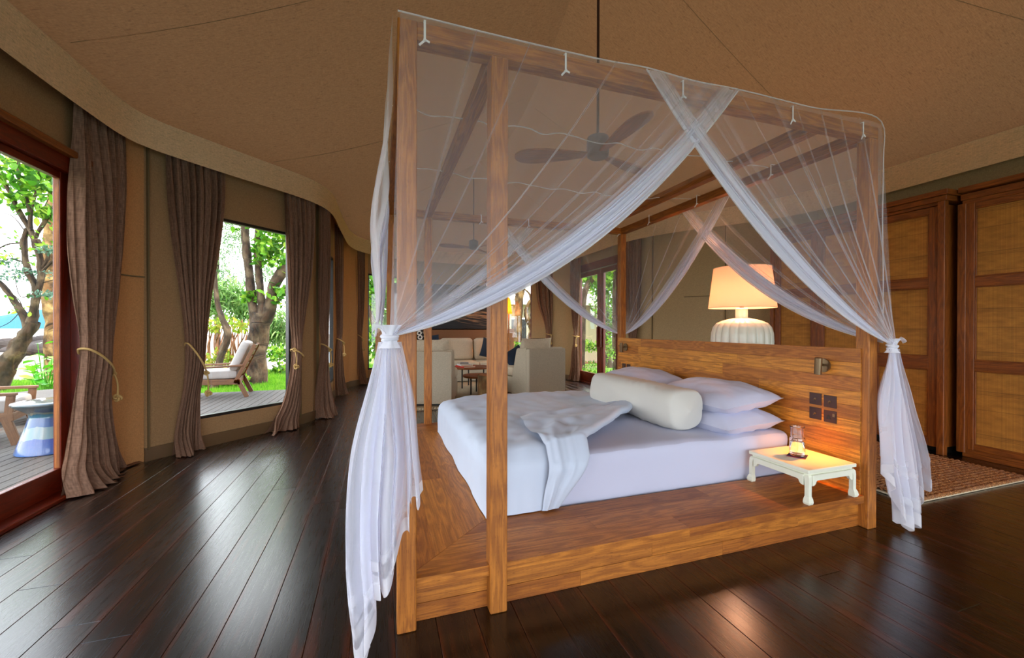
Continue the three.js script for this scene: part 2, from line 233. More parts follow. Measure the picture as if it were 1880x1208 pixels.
{ // floor: boards along z, each its own piece, over a dark sub-floor
  const fl = struct('floor'), W = 0.165;
  part('subfloor', prism([[-2.24, 3.25], [-2.24, -4.2], [-0.9, -5.7], [-0.9, -9.0], [0.6, -10.1], [3, -10.1], [4.5, -8.6], [5.75, -4.2], [5.75, 3.25]], -0.12, -0.021), MAT.sub, fl);
  const shapes = new Map();
  for (let x = -2.17, k = 0; x < 5.7; x += W, k++) {
    const end = Math.min(ZFAR(clamp(x - W / 2, -2.19, 5.69)), ZFAR(clamp(x + W / 2, -2.19, 5.69))) - 0.02;
    let z = 3.2 - (k * 0.77) % 1.9 - 0.3; if (z < 3.2) addPlank(x, 3.2, z);
    while (z > end) { const e = Math.max(end, z - [4.2, 3.3, 5.1][(k * 7 + Math.floor(z * 3 + 60)) % 3]); addPlank(x, z, e); z = e; }
  }
  function addPlank(x, za, zb) {
    const L = Math.max(0.1, Math.round((za - zb) * 5) / 5); if (za - zb < 0.02) return;
    const key = L + '_' + Math.floor(R() * 3);
    if (!shapes.has(key)) { const g = cbox(W - 0.001, 0.02, L, 0.002, 'z', [R() * 2.4, 0]), uv = g.attributes.uv, p = g.attributes.position, n = g.attributes.normal; for (let i = 0; i < uv.count; i++) if (n.getY(i) > 0.5) uv.setY(i, p.getX(i) / W + 0.5); shapes.set(key, g); }
    part('plank', shapes.get(key), R() < 0.6 ? MAT.floor : MAT.floor2, fl, [x, -0.01, (za + zb) / 2], R() < 0.5 ? [0, Math.PI, 0] : null).scale.z = (za - zb - 0.0008) / L;
  }
}
function strip(pts, y0, y1, th = 0.04, y0b, y1b, wave = 0) {        // thick upright sheet along a path of [x, z]; outside lies to the left of travel
  const out = [], n = pts.length, nr = pts.map((p, i) => { const a = pts[Math.max(0, i - 1)], b = pts[Math.min(n - 1, i + 1)], l = Math.hypot(b[0] - a[0], b[1] - a[1]) || 1; return [(b[1] - a[1]) / l, -(b[0] - a[0]) / l]; });
  const L = pathLen(pts), rows = wave ? 8 : 3;
  const face = (o, flip) => grid(n - 1, rows, (u, v) => { const i = Math.round(u * (n - 1)), w = wave * n2(L[i] * 1.7, v * 1.2, 5); return V(pts[i][0] + nr[i][0] * (o + w), lerp(y0, y1, v), pts[i][1] + nr[i][1] * (o + w)); }, { su: L[n - 1], sv: y1 - y0 });
  out.push(face(0), face(-th));
  for (const y of [y0, y1]) out.push(grid(n - 1, 1, (u, v) => { const i = Math.round(u * (n - 1)); return V(pts[i][0] - nr[i][0] * th * v, y, pts[i][1] - nr[i][1] * th * v); }));
  for (const i of [0, n - 1]) out.push(grid(1, 1, (u, v) => V(pts[i][0] - nr[i][0] * th * u, lerp(y0, y1, v), pts[i][1] - nr[i][1] * th * u)));
  return merge(out);
}
function sub(from, to, step = 0.08) {                                // stretch of the wall line between two arc lengths
  const L = pathLen(WALL), o = [], n = Math.max(2, Math.ceil((to - from) / step));
  for (let k = 0; k <= n; k++) { const s = lerp(from, to, k / n); let i = 1; while (i < L.length - 1 && L[i] < s) i++; const t = (s - L[i - 1]) / (L[i] - L[i - 1]); o.push([lerp(WALL[i - 1][0], WALL[i][0], t), lerp(WALL[i - 1][1], WALL[i][1], t)]); }
  return o;
}
const arc = (x, z) => { const L = pathLen(WALL); let best = [1e9, 0]; for (let i = 1; i < WALL.length; i++) { const a = WALL[i - 1], b = WALL[i], dx = b[0] - a[0], dz = b[1] - a[1], t = clamp(((x - a[0]) * dx + (z - a[1]) * dz) / (dx * dx + dz * dz)), d = Math.hypot(x - a[0] - dx * t, z - a[1] - dz * t); if (d < best[0]) best = [d, L[i - 1] + t * (L[i] - L[i - 1])]; } return best[1]; };
const WT = 3.25;
const wallLeft = struct('wall_left'), wallBack = struct('wall_back'), wallRight = struct('wall_right'), skirtL = struct('baseboard_left'), skirtR = struct('baseboard_right');
const S = { d1a: arc(-2.2, 1.6), d1b: arc(-2.2, -3.96), p1: arc(-2.05, -4.53), w1a: arc(-1.8, -4.8), w1b: arc(-1.05, -5.56), k: arc(-0.86, -5.85), w2a: arc(-0.81, -6.5), w2b: arc(-0.8, -7.62), w3a: arc(-0.27, -9.35), w3b: arc(0.86, -10.03), w4a: arc(2.55, -10.03), w4b: arc(3.62, -9.52), d2a: arc(4.4, -8.4), d2b: arc(4.4, -6.72), e: arc(5.7, 3.2) };
const panel = (parent, a, b, y0 = 0, y1 = WT, m = MAT.wall, wave = 0.006) => part('canvas_panel', strip(sub(a, b), y0, y1, 0.03, 0, 0, wave), m, parent);
panel(wallLeft, 0.0, S.d1a); panel(wallLeft, S.d1a, S.d1b, 2.47);
panel(wallLeft, S.d1b, S.p1, 0, WT, MAT.wallWarm); panel(wallLeft, S.p1, S.w1a, 0, WT, MAT.wall, 0.012);
panel(wallLeft, S.w1a, S.w1b, 0, 0.29); panel(wallLeft, S.w1a, S.w1b, 2.36); panel(wallLeft, S.w1b, S.k); panel(wallLeft, S.k, S.w2a);
panel(wallLeft, S.w2a, S.w2b, 0, 0.29); panel(wallLeft, S.w2a, S.w2b, 2.4); panel(wallLeft, S.w2b, S.w3a, 0, WT, MAT.wallWarm);
panel(wallLeft, S.w3a, S.w3b, 0, 0.29); panel(wallLeft, S.w3a, S.w3b, 2.38);
panel(wallBack, S.w3b, S.w4a, 0, WT, MAT.wallB); panel(wallBack, S.w4a, S.w4b, 0, 0.3, MAT.wallB); panel(wallBack, S.w4a, S.w4b, 2.38, WT, MAT.wallB); panel(wallBack, S.w4b, S.d2a, 0, WT, MAT.wallB);
panel(wallBack, S.d2a, S.d2b, 2.62, WT, MAT.wallB); { let a = S.d2b; for (const b of [S.d2b + 0.75, S.d2b + 1.9, S.d2b + 3.1, S.e - 3]) { panel(wallRight, a, b, 0, WT, MAT.wallB, 0.02); a = b; } panel(wallRight, a, S.e, 0, WT, MAT.wallB); }
for (const [a, b] of [[S.p1, S.w1a], [S.w1a, S.w1b], [S.w1b, S.w2a], [S.w2a, S.w2b], [S.w2b, S.w3a], [S.w3a, S.w3b]]) part('skirt', strip(sub(a, b).map((p) => [p[0], p[1]]), 0, 0.12, 0.046, 0, 0, 0.004), MAT.skirt, skirtL);
for (const [a, b] of [[S.w4b, S.d2a], [S.d2b, S.d2b + 3]]) part('skirt', strip(sub(a, b), 0, 0.1, 0.044), MAT.skirt, skirtR);
for (const s of [S.p1 + 0.02, S.w1b + 0.1, S.k + 0.15, S.w4b + 0.45, S.d2b + 0.75, S.d2b + 1.9]) part('canvas_seam', strip(sub(s, s + 0.012, 0.006), 0.1, WT, 0.058), MAT.seam, s < S.w3a ? wallLeft : wallBack);
{ // cross seams and slack creases of the canvas beside the french door
  for (const [a, b, y] of [[S.d1b, S.p1, 1.66], [S.d2b + 1.3, S.d2b + 2.6, 1.72]]) part('canvas_seam', strip(sub(a, b), y, y + 0.01, 0.056), MAT.seam, a < 20 ? wallLeft : wallRight);
}
{ // wall behind the camera with the wide terrace opening
  const wf = struct('wall_front'); const Z = 3.2;
  for (const [x0, x1, y0, y1] of [[-2.2, -1.9, 0, WT], [5.0, 5.7, 0, WT], [-1.9, 5.0, 2.75, WT]]) part('canvas_panel', moved(cbox(x1 - x0, y1 - y0, 0.05), [(x0 + x1) / 2, (y0 + y1) / 2, Z + 0.025]), MAT.wall, wf);
  const d = struct('door_3');
  for (const x of [-1.87, 0.4, 2.7, 4.97]) part('door_stile', moved(cbox(0.07, 2.75, 0.07, 0.004, 'y'), [x, 1.375, Z + 0.02]), MAT.frame, d);
  part('door_head', moved(cbox(6.9, 0.08, 0.07), [1.55, 2.71, Z + 0.02]), MAT.frame, d);
}
// valance and ceiling
const wallPts = sub(0, pathLen(WALL)[WALL.length - 1], 0.05);
const inner = (() => { // wall line smoothed and drawn 12 cm into the room
  const L = pathLen(WALL), tot = L[L.length - 1], p = sub(0, tot, 0.05), q = p.map((_, i) => { let x = 0, z = 0, w = 0; for (let k = -5; k <= 5; k++) { const a = p[clamp(i + k, 0, p.length - 1)]; x += a[0]; z += a[1]; w++; } return [x / w, z / w]; });
  return q.map((c, i) => { const a = q[Math.max(0, i - 1)], b = q[Math.min(q.length - 1, i + 1)], l = Math.hypot(b[0] - a[0], b[1] - a[1]) || 1; return [c[0] - (b[1] - a[1]) / l * 0.2, c[1] + (b[0] - a[0]) / l * 0.2]; });
})();
{
  const tr = struct('trim_1'), N = inner.length, cut = [0, 150, 190, 235, 275, 310, 345, 385, 420, N - 1];
  const nx = (i) => { const a = inner[Math.max(0, i - 1)], b = inner[Math.min(N - 1, i + 1)], l = Math.hypot(b[0] - a[0], b[1] - a[1]) || 1; return [-(b[1] - a[1]) / l, (b[0] - a[0]) / l]; };
  for (let k = 1; k < cut.length; k++) { const a = cut[k - 1], b = cut[k]; if (b <= a) continue;
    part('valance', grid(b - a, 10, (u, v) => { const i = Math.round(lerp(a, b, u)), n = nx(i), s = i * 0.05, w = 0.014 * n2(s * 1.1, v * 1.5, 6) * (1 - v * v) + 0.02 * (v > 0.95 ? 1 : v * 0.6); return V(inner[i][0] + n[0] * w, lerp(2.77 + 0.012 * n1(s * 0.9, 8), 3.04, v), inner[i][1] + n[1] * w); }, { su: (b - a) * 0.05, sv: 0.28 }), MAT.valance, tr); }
  { const W = wallPts, M2 = W.length, out = (i, d) => { const a = W[Math.max(0, i - 1)], b = W[Math.min(M2 - 1, i + 1)], l = Math.hypot(b[0] - a[0], b[1] - a[1]) || 1; return [W[i][0] + (b[1] - a[1]) / l * d, W[i][1] - (b[0] - a[0]) / l * d]; };
    struct('trim_2', grid(M2 - 1, 4, (u, v) => { const i = Math.round(u * (M2 - 1)); if (v > 0.9) { const n = nx(i); return V(inner[i][0] + n[0] * 0.02, 3.04, inner[i][1] + n[1] * 0.02); } const q = out(i, lerp(0.42, -0.05, v / 0.75)); return V(q[0], lerp(2.98, 3.24, Math.min(1, v / 0.5)), q[1]); }, { su: 24, sv: 0.6 }), MAT.eaves); }
  // ceiling: canvas drawn up from the valance to a ridge over both fans
  const ce = struct('ceiling'), A = [1.835, -2.9], B = [1.95, -8.3], ring = [...inner]; const closeN = 60; for (let i = 1; i < closeN; i++) ring.push([lerp(inner[N - 1][0], inner[0][0], i / closeN), 3.12]); ring.push(inner[0]);
  const M = ring.length - 1, nrm = (i) => i < N ? nx(i) : [0, -1];
  const target = (p) => { const t = clamp((A[1] - p[1]) / (A[1] - B[1])), tt = smooth(-0.05, 1.05, t); return [lerp(A[0], B[0], tt), lerp(A[1], B[1], tt), 4.95 - 0.75 * Math.sin(Math.PI * tt) * 0.9 - 0.25 * tt]; };
  const pt = (i, v) => { const p = ring[i], n = nrm(i), c = target(p), s = v, y = 3.04 + (c[2] - 3.04) * (0.35 * s + 0.65 * Math.pow(s, 1.35)); return V(lerp(p[0] + n[0] * 0.02, c[0], s), y, lerp(p[1] + n[1] * 0.02, c[1], s)); };
  const cuts = []; for (let i = 0; i <= M; i += 44) cuts.push(i); if (cuts[cuts.length - 1] !== M) cuts.push(M);
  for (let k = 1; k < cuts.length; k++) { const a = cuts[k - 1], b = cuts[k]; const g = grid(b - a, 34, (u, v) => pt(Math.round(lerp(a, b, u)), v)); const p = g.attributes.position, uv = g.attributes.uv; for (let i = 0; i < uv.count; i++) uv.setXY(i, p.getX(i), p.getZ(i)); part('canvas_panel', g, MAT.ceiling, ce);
    if (k < cuts.length - 1) part('canvas_seam', tube([0.02, 0.2, 0.4, 0.6, 0.8, 0.97].map((v) => pt(b, v).add(V(0, -0.004, 0))), 0.0016, 4, 24), MAT.seam, ce); }
}
function glazing(name, parts) { const d = struct(name); for (const [n, g, m] of parts) part(n, g, m, d); return d; }
{ // left sliding door in its red-brown frame
  const X = -2.2, parts = [], z0 = -3.96, z1 = 1.6;
  parts.push(['door_head', moved(cbox(0.14, 0.13, z1 - z0, 0.006, 'z'), [X - 0.02, 2.405, (z0 + z1) / 2]), MAT.frame]);
  parts.push(['cornice', moved(cbox(0.2, 0.05, z1 - z0 + 0.04, 0.008, 'z'), [X, 2.47, (z0 + z1) / 2]), MAT.ward]);
  for (const z of [z0 + 0.028, z1 - 0.028]) parts.push(['door_jamb', moved(cbox(0.16, 2.36, 0.056, 0.006, 'y'), [X - 0.02, 1.18, z]), MAT.frame]);
  parts.push(['threshold', moved(cbox(0.2, 0.03, z1 - z0, 0.005, 'z'), [X, 0.015, (z0 + z1) / 2]), MAT.frame]);
  const n = 3, w = (z1 - z0 - 0.112) / n;
  for (let k = 0; k < n; k++) { const a = z0 + 0.056 + k * w, x = X - 0.02 - (k % 2) * 0.05;
    for (const z of [a + 0.05, a + w - 0.05]) parts.push(['door_stile', moved(cbox(0.045, 2.31, 0.1, 0.004, 'y'), [x, 1.185, z]), MAT.frame]);
    parts.push(['bottom_rail', moved(cbox(0.045, 0.165, w - 0.2, 0.004, 'z'), [x, 0.112, a + w / 2]), MAT.frame]);
    parts.push(['top_rail', moved(cbox(0.045, 0.05, w - 0.2, 0.004, 'z'), [x, 2.315, a + w / 2]), MAT.frame]);
    parts.push(['pane', moved(new THREE.BoxGeometry(0.001, 2.1, w - 0.2), [x, 1.245, a + w / 2]).deleteAttribute('uv'), MAT.glass]);
    for (const z of [a + 0.108, a + w - 0.108]) parts.push(['glazing_bead', moved(cbox(0.03, 2.1, 0.012, 0.002, 'y'), [x, 1.245, z + (z > a + w / 2 ? 0.01 : -0.012)]), MAT.teakB]); }
  glazing('door_1', parts);
}
function windowOn(name, a, b, y0, y1, mat = MAT.dark, r = 0.035) {   // framed pane along a stretch of the wall line
  const p = sub(a, b, 10), P0 = p[0], P1 = p[p.length - 1], L = Math.hypot(P1[0] - P0[0], P1[1] - P0[1]), turn = -Math.atan2(P1[1] - P0[1], P1[0] - P0[0]), c = [(P0[0] + P1[0]) / 2, 0, (P0[1] + P1[1]) / 2], q = [];
  const put = (n, g, pos, m) => q.push([n, moved(moved(g, pos), c, [0, turn, 0]), m]);
  for (const s of [-1, 1]) { put('window_frame', cbox(r, y1 - y0, 0.06, 0.003, 'y'), [s * (L / 2 - r / 2), (y0 + y1) / 2, 0], mat); put('window_frame', cbox(L - 2 * r, r, 0.06, 0.003, 'x'), [0, s > 0 ? y1 - r / 2 : y0 + r / 2, 0], mat); }
  put('pane', new THREE.BoxGeometry(L - 2 * r, y1 - y0 - 2 * r, 0.001), [0, (y0 + y1) / 2, 0], MAT.glass);
  return glazing(name, q);
}
windowOn('window_1', S.w1a, S.w1b, 0.29, 2.36, MAT.dark, 0.03);
windowOn('window_2', S.w2a, S.w2b, 0.29, 2.4);
windowOn('window_3', S.w3a, S.w3b, 0.29, 2.38);
windowOn('window_4', S.w4a, S.w4b, 0.3, 2.38, MAT.frame, 0.03);
{ // french door on the garden side
  const X = 4.4, q = [], z0 = -8.9, z1 = -6.72; const bx = (n, w, h, d, p, g = 'y', m = MAT.frame) => q.push([n, moved(cbox(w, h, d, 0.004, g), p), m]);
  bx('door_head', 0.14, 0.16, z1 - z0, [X, 2.54, (z0 + z1) / 2], 'z'); bx('threshold', 0.16, 0.03, z1 - z0, [X, 0.015, (z0 + z1) / 2], 'z');
  bx('door_jamb', 0.12, 2.5, 0.09, [X, 1.25, z0 + 0.05]); bx('door_jamb', 0.12, 2.5, 0.09, [X, 1.25, z1 - 0.05]);
  for (const [a, b] of [[-8.5, -7.5], [-7.48, -6.78]]) { for (const z of [a + 0.06, b - 0.06]) bx('door_stile', 0.05, 2.42, 0.12, [X, 1.24, z]);
    bx('bottom_rail', 0.05, 0.2, b - a - 0.24, [X, 0.13, (a + b) / 2], 'z'); bx('top_rail', 0.05, 0.1, b - a - 0.24, [X, 2.4, (a + b) / 2], 'z');
    q.push(['pane', moved(new THREE.BoxGeometry(0.001, 2.12, b - a - 0.24), [X, 1.29, (a + b) / 2]), MAT.glass]); }
  bx('handle', 0.03, 0.42, 0.035, [X - 0.05, 1.02, -7.56], 'y', MAT.frame); bx('handle', 0.03, 0.42, 0.035, [X - 0.05, 1.02, -7.42], 'y', MAT.frame);
  glazing('door_2', q);
}

// ---------- canopy bed ----------
const BX0 = 0.065, BX1 = 2.883, BZ0 = -1.66, BZ1 = -4.395, PW = 0.075, BH = 2.442, PT = 0.2, BO = [1.474, 0, -3.0275];
const rel = (x, y, z) => [x - BO[0], y, z - BO[2]];
{
  const bed = thing('canopy_bed', 'large teak four-poster bed with tall square posts on a low stepped plank platform', 'bed', BO);
  const h = PW / 2, woods = [MAT.teak, MAT.teakB, MAT.teakC], wood = () => woods[Math.floor(R() * 3)];
  for (const [x, z, y0, y1] of [[BX0 + h, BZ0 - h, 0, BH], [0.483, BZ0 - h + 0.004, 0, BH - PW], [BX1 - h, BZ0 - h, 0, BH - PW], [BX1 - h, BZ1 + h, 0, BH - PW], [0.483, BZ1 + h, 0, BH - PW], [BX0 + h, BZ1 + h, 0, BH - PW]]) part('post', cbox(PW, y1 - y0, PW, 0.004, 'y'), MAT.teak, bed, rel(x, (y0 + y1) / 2, z));
  for (const [x0, x1, z] of [[BX0 + PW, BX1, BZ0 - h], [BX0, BX1, BZ1 + h]]) part('beam', cbox(x1 - x0, PW - 0.002, PW - 0.002, 0.004, 'x'), MAT.teak, bed, rel((x0 + x1) / 2, BH - h, z));
  for (const x of [BX0 + h, 0.483, 2.44, BX1 - h]) part('beam', cbox(PW - 0.004, PW - 0.004, BZ0 - BZ1 - 2 * PW, 0.004, 'z'), MAT.teakB, bed, rel(x, BH - h, BO[2]));
  // bench boards round the mattress, mitred at the two foot corners
  const zi = -2.1, zj = -3.955, xi = 0.545, zo = BZ0 - 0.018, zp = BZ1 + 0.018, xo = BX0 + 0.018, xe = 2.80, nb = 3;
  const bd = (poly, g) => part('bench_board', prism(poly.map(([x, z]) => [x - BO[0], z - BO[2]]), PT - 0.045, PT, g), wood(), bed);
  const xm = (z) => lerp(xo, xi, (zo - z) / (zo - zi)), zm = (x) => lerp(zo, zi, (x - xo) / (xi - xo)), gap = 0.0008;
  for (let k = 0; k < nb; k++) {
    const a = lerp(zo, zi, k / nb) - (k ? gap : 0), b = lerp(zo, zi, (k + 1) / nb), j = [1.5, 1.05, 1.9][k];
    bd([[xm(a) + 0.001, a], [j, a], [j, b], [xm(b) + 0.001, b]], 'x'); bd([[j + gap, a], [xe, a], [xe, b], [j + gap, b]], 'x');
    const c = lerp(zp, zj, k / nb) + (k ? gap : 0), d = lerp(zp, zj, (k + 1) / nb); const xn = (z) => lerp(xo, xi, (z - zp) / (zj - zp));
    bd([[xn(c) + 0.001, c], [j, c], [j, d], [xn(d) + 0.001, d]], 'x'); bd([[j + gap, c], [xe, c], [xe, d], [j + gap, d]], 'x');
    const e = lerp(xo, xi, k / nb) + (k ? gap : 0), f = lerp(xo, xi, (k + 1) / nb), m = [-3.3, -2.75, -3.0][k], zq = (x) => lerp(zp, zj, (x - xo) / (xi - xo));
    bd([[e, zm(e) - 0.001], [f, zm(f) - 0.001], [f, m], [e, m]], 'z'); bd([[e, m - gap], [f, m - gap], [f, zq(f) + 0.001], [e, zq(e) + 0.001]], 'z');
  }
  part('slat_base', prism([[xi + 0.005, zi - 0.005], [2.785, zi - 0.005], [2.785, zj + 0.005], [xi + 0.005, zj + 0.005]].map(([x, z]) => [x - BO[0], z - BO[2]]), 0.1, 0.15), MAT.dark, bed);
  // fascia courses set back under the bench edge
  for (const [y0, y1, js] of [[0.0, 0.072, [0.9, 1.75]], [0.073, 0.154, [1.3, 2.3]]]) { const xs = [BX0 + 0.03, ...js, BX1 - 0.03];
    for (let k = 1; k < xs.length; k++) { const L = xs[k] - xs[k - 1] - 0.001; for (const z of [BZ0 - 0.065, BZ1 + 0.065]) part('fascia_board', cbox(L, y1 - y0 - 0.001, 0.022, 0.001, 'x'), wood(), bed, rel((xs[k] + xs[k - 1]) / 2, (y0 + y1) / 2, z)); }
    part('fascia_board', cbox(0.022, y1 - y0 - 0.001, BZ0 - BZ1 - 0.16, 0.001, 'z'), wood(), bed, rel(BX0 + 0.07, (y0 + y1) / 2, BO[2])); }
  // headboard laid up from staggered boards
  const hb = part('headboard', cbox(0.03, 0.892, 2.56, 0.002, 'z'), MAT.teakB, bed, rel(2.842, 0.646, BO[2])); const rows = 10, hh = 0.896 / rows;
  for (let k = 0; k < rows; k++) { let z = 1.3275; const step = [0.9, 1.25, 0.7, 1.05][k % 4]; let first = true; while (z > -1.3275 + 0.01) { const e = Math.max(-1.3275, z - (first ? step : 0.95 + 0.2 * (k % 3))); first = false; part('board', cbox(0.03, hh - 0.0006, z - e - 0.0006, 0.0008, 'z'), [MAT.teakH, MAT.teakC, MAT.teakH, MAT.teak][(k + Math.floor(z * 5 + 20)) % 4], hb, [-0.03, (k + 0.5) * hh - 0.448, (z + e) / 2]); z = e; } }
}
{ // mattress under a fitted sheet
  const w = 2.215, d = 1.79, hgt = 0.335, m = softBox(w, hgt, d, 0.055, [60, 10, 50], (q, o) => { if (q.y > 0) q.y += 0.006 * n2(q.x * 4, q.z * 4, 4) + 0.004 * n2(q.x * 12 + q.z * 5, q.z * 3, 9); const e = 0.006 * n2(q.x * 6 + q.z * 6, q.y * 9, 12); if (Math.abs(o.z) > 0.01) q.z += e; if (Math.abs(o.x) > 0.01) q.x += e; });
  const t = thing('mattress', 'thick mattress under a smooth white fitted sheet on the teak bed', 'mattress', [0.565 + w / 2, 0.152, -3.02]);
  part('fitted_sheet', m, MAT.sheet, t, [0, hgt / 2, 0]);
}
{ // duvet: draped over the foot and the near side, one corner folded back
  const top = 0.525, r = 0.1, zn = -2.1, zf = -3.945, xf = 0.535;
  const drop = (d, rad) => d <= 0 ? [d, 0] : d < rad * 1.5708 ? [rad * Math.sin(d / rad), rad * (1 - Math.cos(d / rad))] : [rad, rad + d - rad * 1.5708];
  const cloth = (a, b, lift = 0) => {                                  // a along the bed from the foot edge, b from the middle line towards the near side
    const wr = 0.010 * n2(a * 5 + b * 3, b * 5 - a * 2, 21) * 0.9 + 0.009 * n2(a * 13, b * 11, 22), puff = 0.03 * Math.min(1, Math.max(0, a) * 4);
    const hn = drop(b - (zn - BO[2]) + r, r), hf = drop(-a + r, r), hb = drop(-b - (BO[2] - zf) + r, r);
    let x = xf + r - hf[0], z = (b >= 0 ? zn - r + hn[0] : zf + r - hb[0]); if (-a + r <= 0) x = xf + a; 
    const down = Math.max(hn[1], hf[1], hb[1]), fold = (0.012 * n1(a * 5 + b * 1.5, 4) + 0.004 * n1(a * 22 + b * 2, 14)) * smooth(0.06, 0.3, hn[1]), foldF = 0.003 * Math.sin(b * 11) * smooth(0.06, 0.3, hf[1]);
    const side = hn[1] > 0.03 || hf[1] > 0.03;
    return V(x - foldF - (hf[1] > 0.03 ? lift : 0) - wr * 0.3, Math.max(PT + 0.006 + lift * 0.3, top - down + (side ? 0 : puff + wr) + (side ? 0 : lift)), z + fold + (hn[1] > 0.03 ? lift : 0) + (hn[1] > 0.02 ? 0.02 : 0));
  };
  const nearB = zn - BO[2], vmax = nearB + 0.36, vmin = -(BO[2] - zf) - 0.2, B1 = -2.93 - BO[2];
  const Eof = (b) => b < B1 ? 2.05 - xf : b < nearB - 0.05 ? lerp(2.05, 1.13, (b - B1) / (nearB - 0.05 - B1)) - xf : lerp(1.13, 0.89, (b - nearB + 0.05) / (vmax - nearB + 0.05)) - xf;
  const t = thing('duvet', 'white duvet spread over the foot of the bed with its corner folded back', 'duvet', [1.2, 0.5, -3.0]);
  const base = [1.2, 0.5, -3.0], loc = (p) => p.sub(V(...base));
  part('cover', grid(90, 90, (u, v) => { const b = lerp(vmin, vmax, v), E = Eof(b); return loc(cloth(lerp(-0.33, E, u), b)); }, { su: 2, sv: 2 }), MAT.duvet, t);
  // hidden rolled edge and the turned-back corner
  const bT = -2.80 - BO[2];
  const Gof = (b) => { if (b < bT) { const k = clamp((b - B1) / (bT - B1)); return lerp(2.05, 0.97, Math.pow(k, 0.7)) - xf; } if (b < nearB - 0.03) return lerp(0.97, 0.89, (b - bT) / (nearB - bT)) - 0.03 * Math.sin(Math.PI * (b - bT) / (nearB - bT)) - xf; return lerp(0.89, 0.845, (b - nearB + 0.03) / (vmax - nearB)) - xf; };
  part('folded_corner', grid(70, 80, (u, v) => {
    const b = lerp(B1, vmax, v), E = Eof(b), G = Math.min(E - 0.003, Gof(b)), len = E - G, th = 0.06 * smooth(0, 0.2, len);
    if (u < 0.25) { const an = u / 0.25 * Math.PI, mid = cloth(E - 0.01, b, th / 2); const a0 = cloth(E - 0.01, b, th * (0.5 - 0.5 * Math.cos(an))); const out = Math.sin(an) * th * 0.75; return loc(a0.add(V(out, 0, out * 0.1))); }
    const k = (u - 0.25) / 0.75, a = lerp(E - 0.01, G, k), wr = 0.016 * n2(k * 5 + b * 9, b * 6 - k * 3, 31) * smooth(0, 0.3, k) * smooth(0, 0.3, len) + 0.018 * Math.exp(-Math.pow((k - 0.55 - 0.2 * b) * 9, 2)) * smooth(0.1, 0.5, v);
    return loc(cloth(a, b, Math.max(0.006, th * (1 - 0.55 * k * k) + wr)));
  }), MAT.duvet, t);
}
{ // pillows and bolster
  const pg = pillowGeo(0.54, 0.8, 0.23, 1), t = thing('pillow', 'white pillow, upper one of the pair nearer the bedside table', 'pillow', [2.49, 0.69, -2.56], 0, 'bed pillows');
  part('pillowcase', pg, MAT.sheet, t, [0, 0, 0], [0, 0, 0.1]);
  const a = copy(t, 'white pillow, lower one of the pair nearer the bedside table', [2.46, 0.545, -2.53], 0.03); a.children[0].rotation.z = 0.05;
  const b = copy(t, 'white pillow, upper one of the pair farther from the bedside table', [2.48, 0.69, -3.5], -0.03);
  const c = copy(t, 'white pillow, lower one of the far pair with only a corner showing', [2.46, 0.545, -3.54], 0.02); c.children[0].rotation.z = 0.04;
  const bo = thing('bolster_cushion', 'long pale grey bolster cushion lying in front of the white pillows', 'cushion', [2.06, 0.635, -2.9], 0.02);
  const g = grid(80, 40, (u, v) => { const an = u * 6.28318, z = v * 2 - 1, e = Math.pow(1 - Math.pow(Math.abs(z), 22), 0.4), n = 0.16 + 0.012 * n2(an * 1.5 + 8, z * 3, 4), c = Math.cos(an), s = Math.sin(an), q = Math.pow(Math.pow(Math.abs(c), 3.2) + Math.pow(Math.abs(s), 3.2), -1 / 3.2), wr = 0.006 * Math.sin(z * 38 + 3 * n2(an * 2 + 5, z * 4, 8)) * Math.exp(-Math.pow(z * 2.2 - 0.5, 2)); return V(c * n * q * e * 0.9 - 0.05 * z * z * 0.2, s * (n * 0.95 * q * e + wr) , z * 0.6); }, { su: 1, sv: 1.2 });
  part('cover', g, MAT.bolster, bo);
}
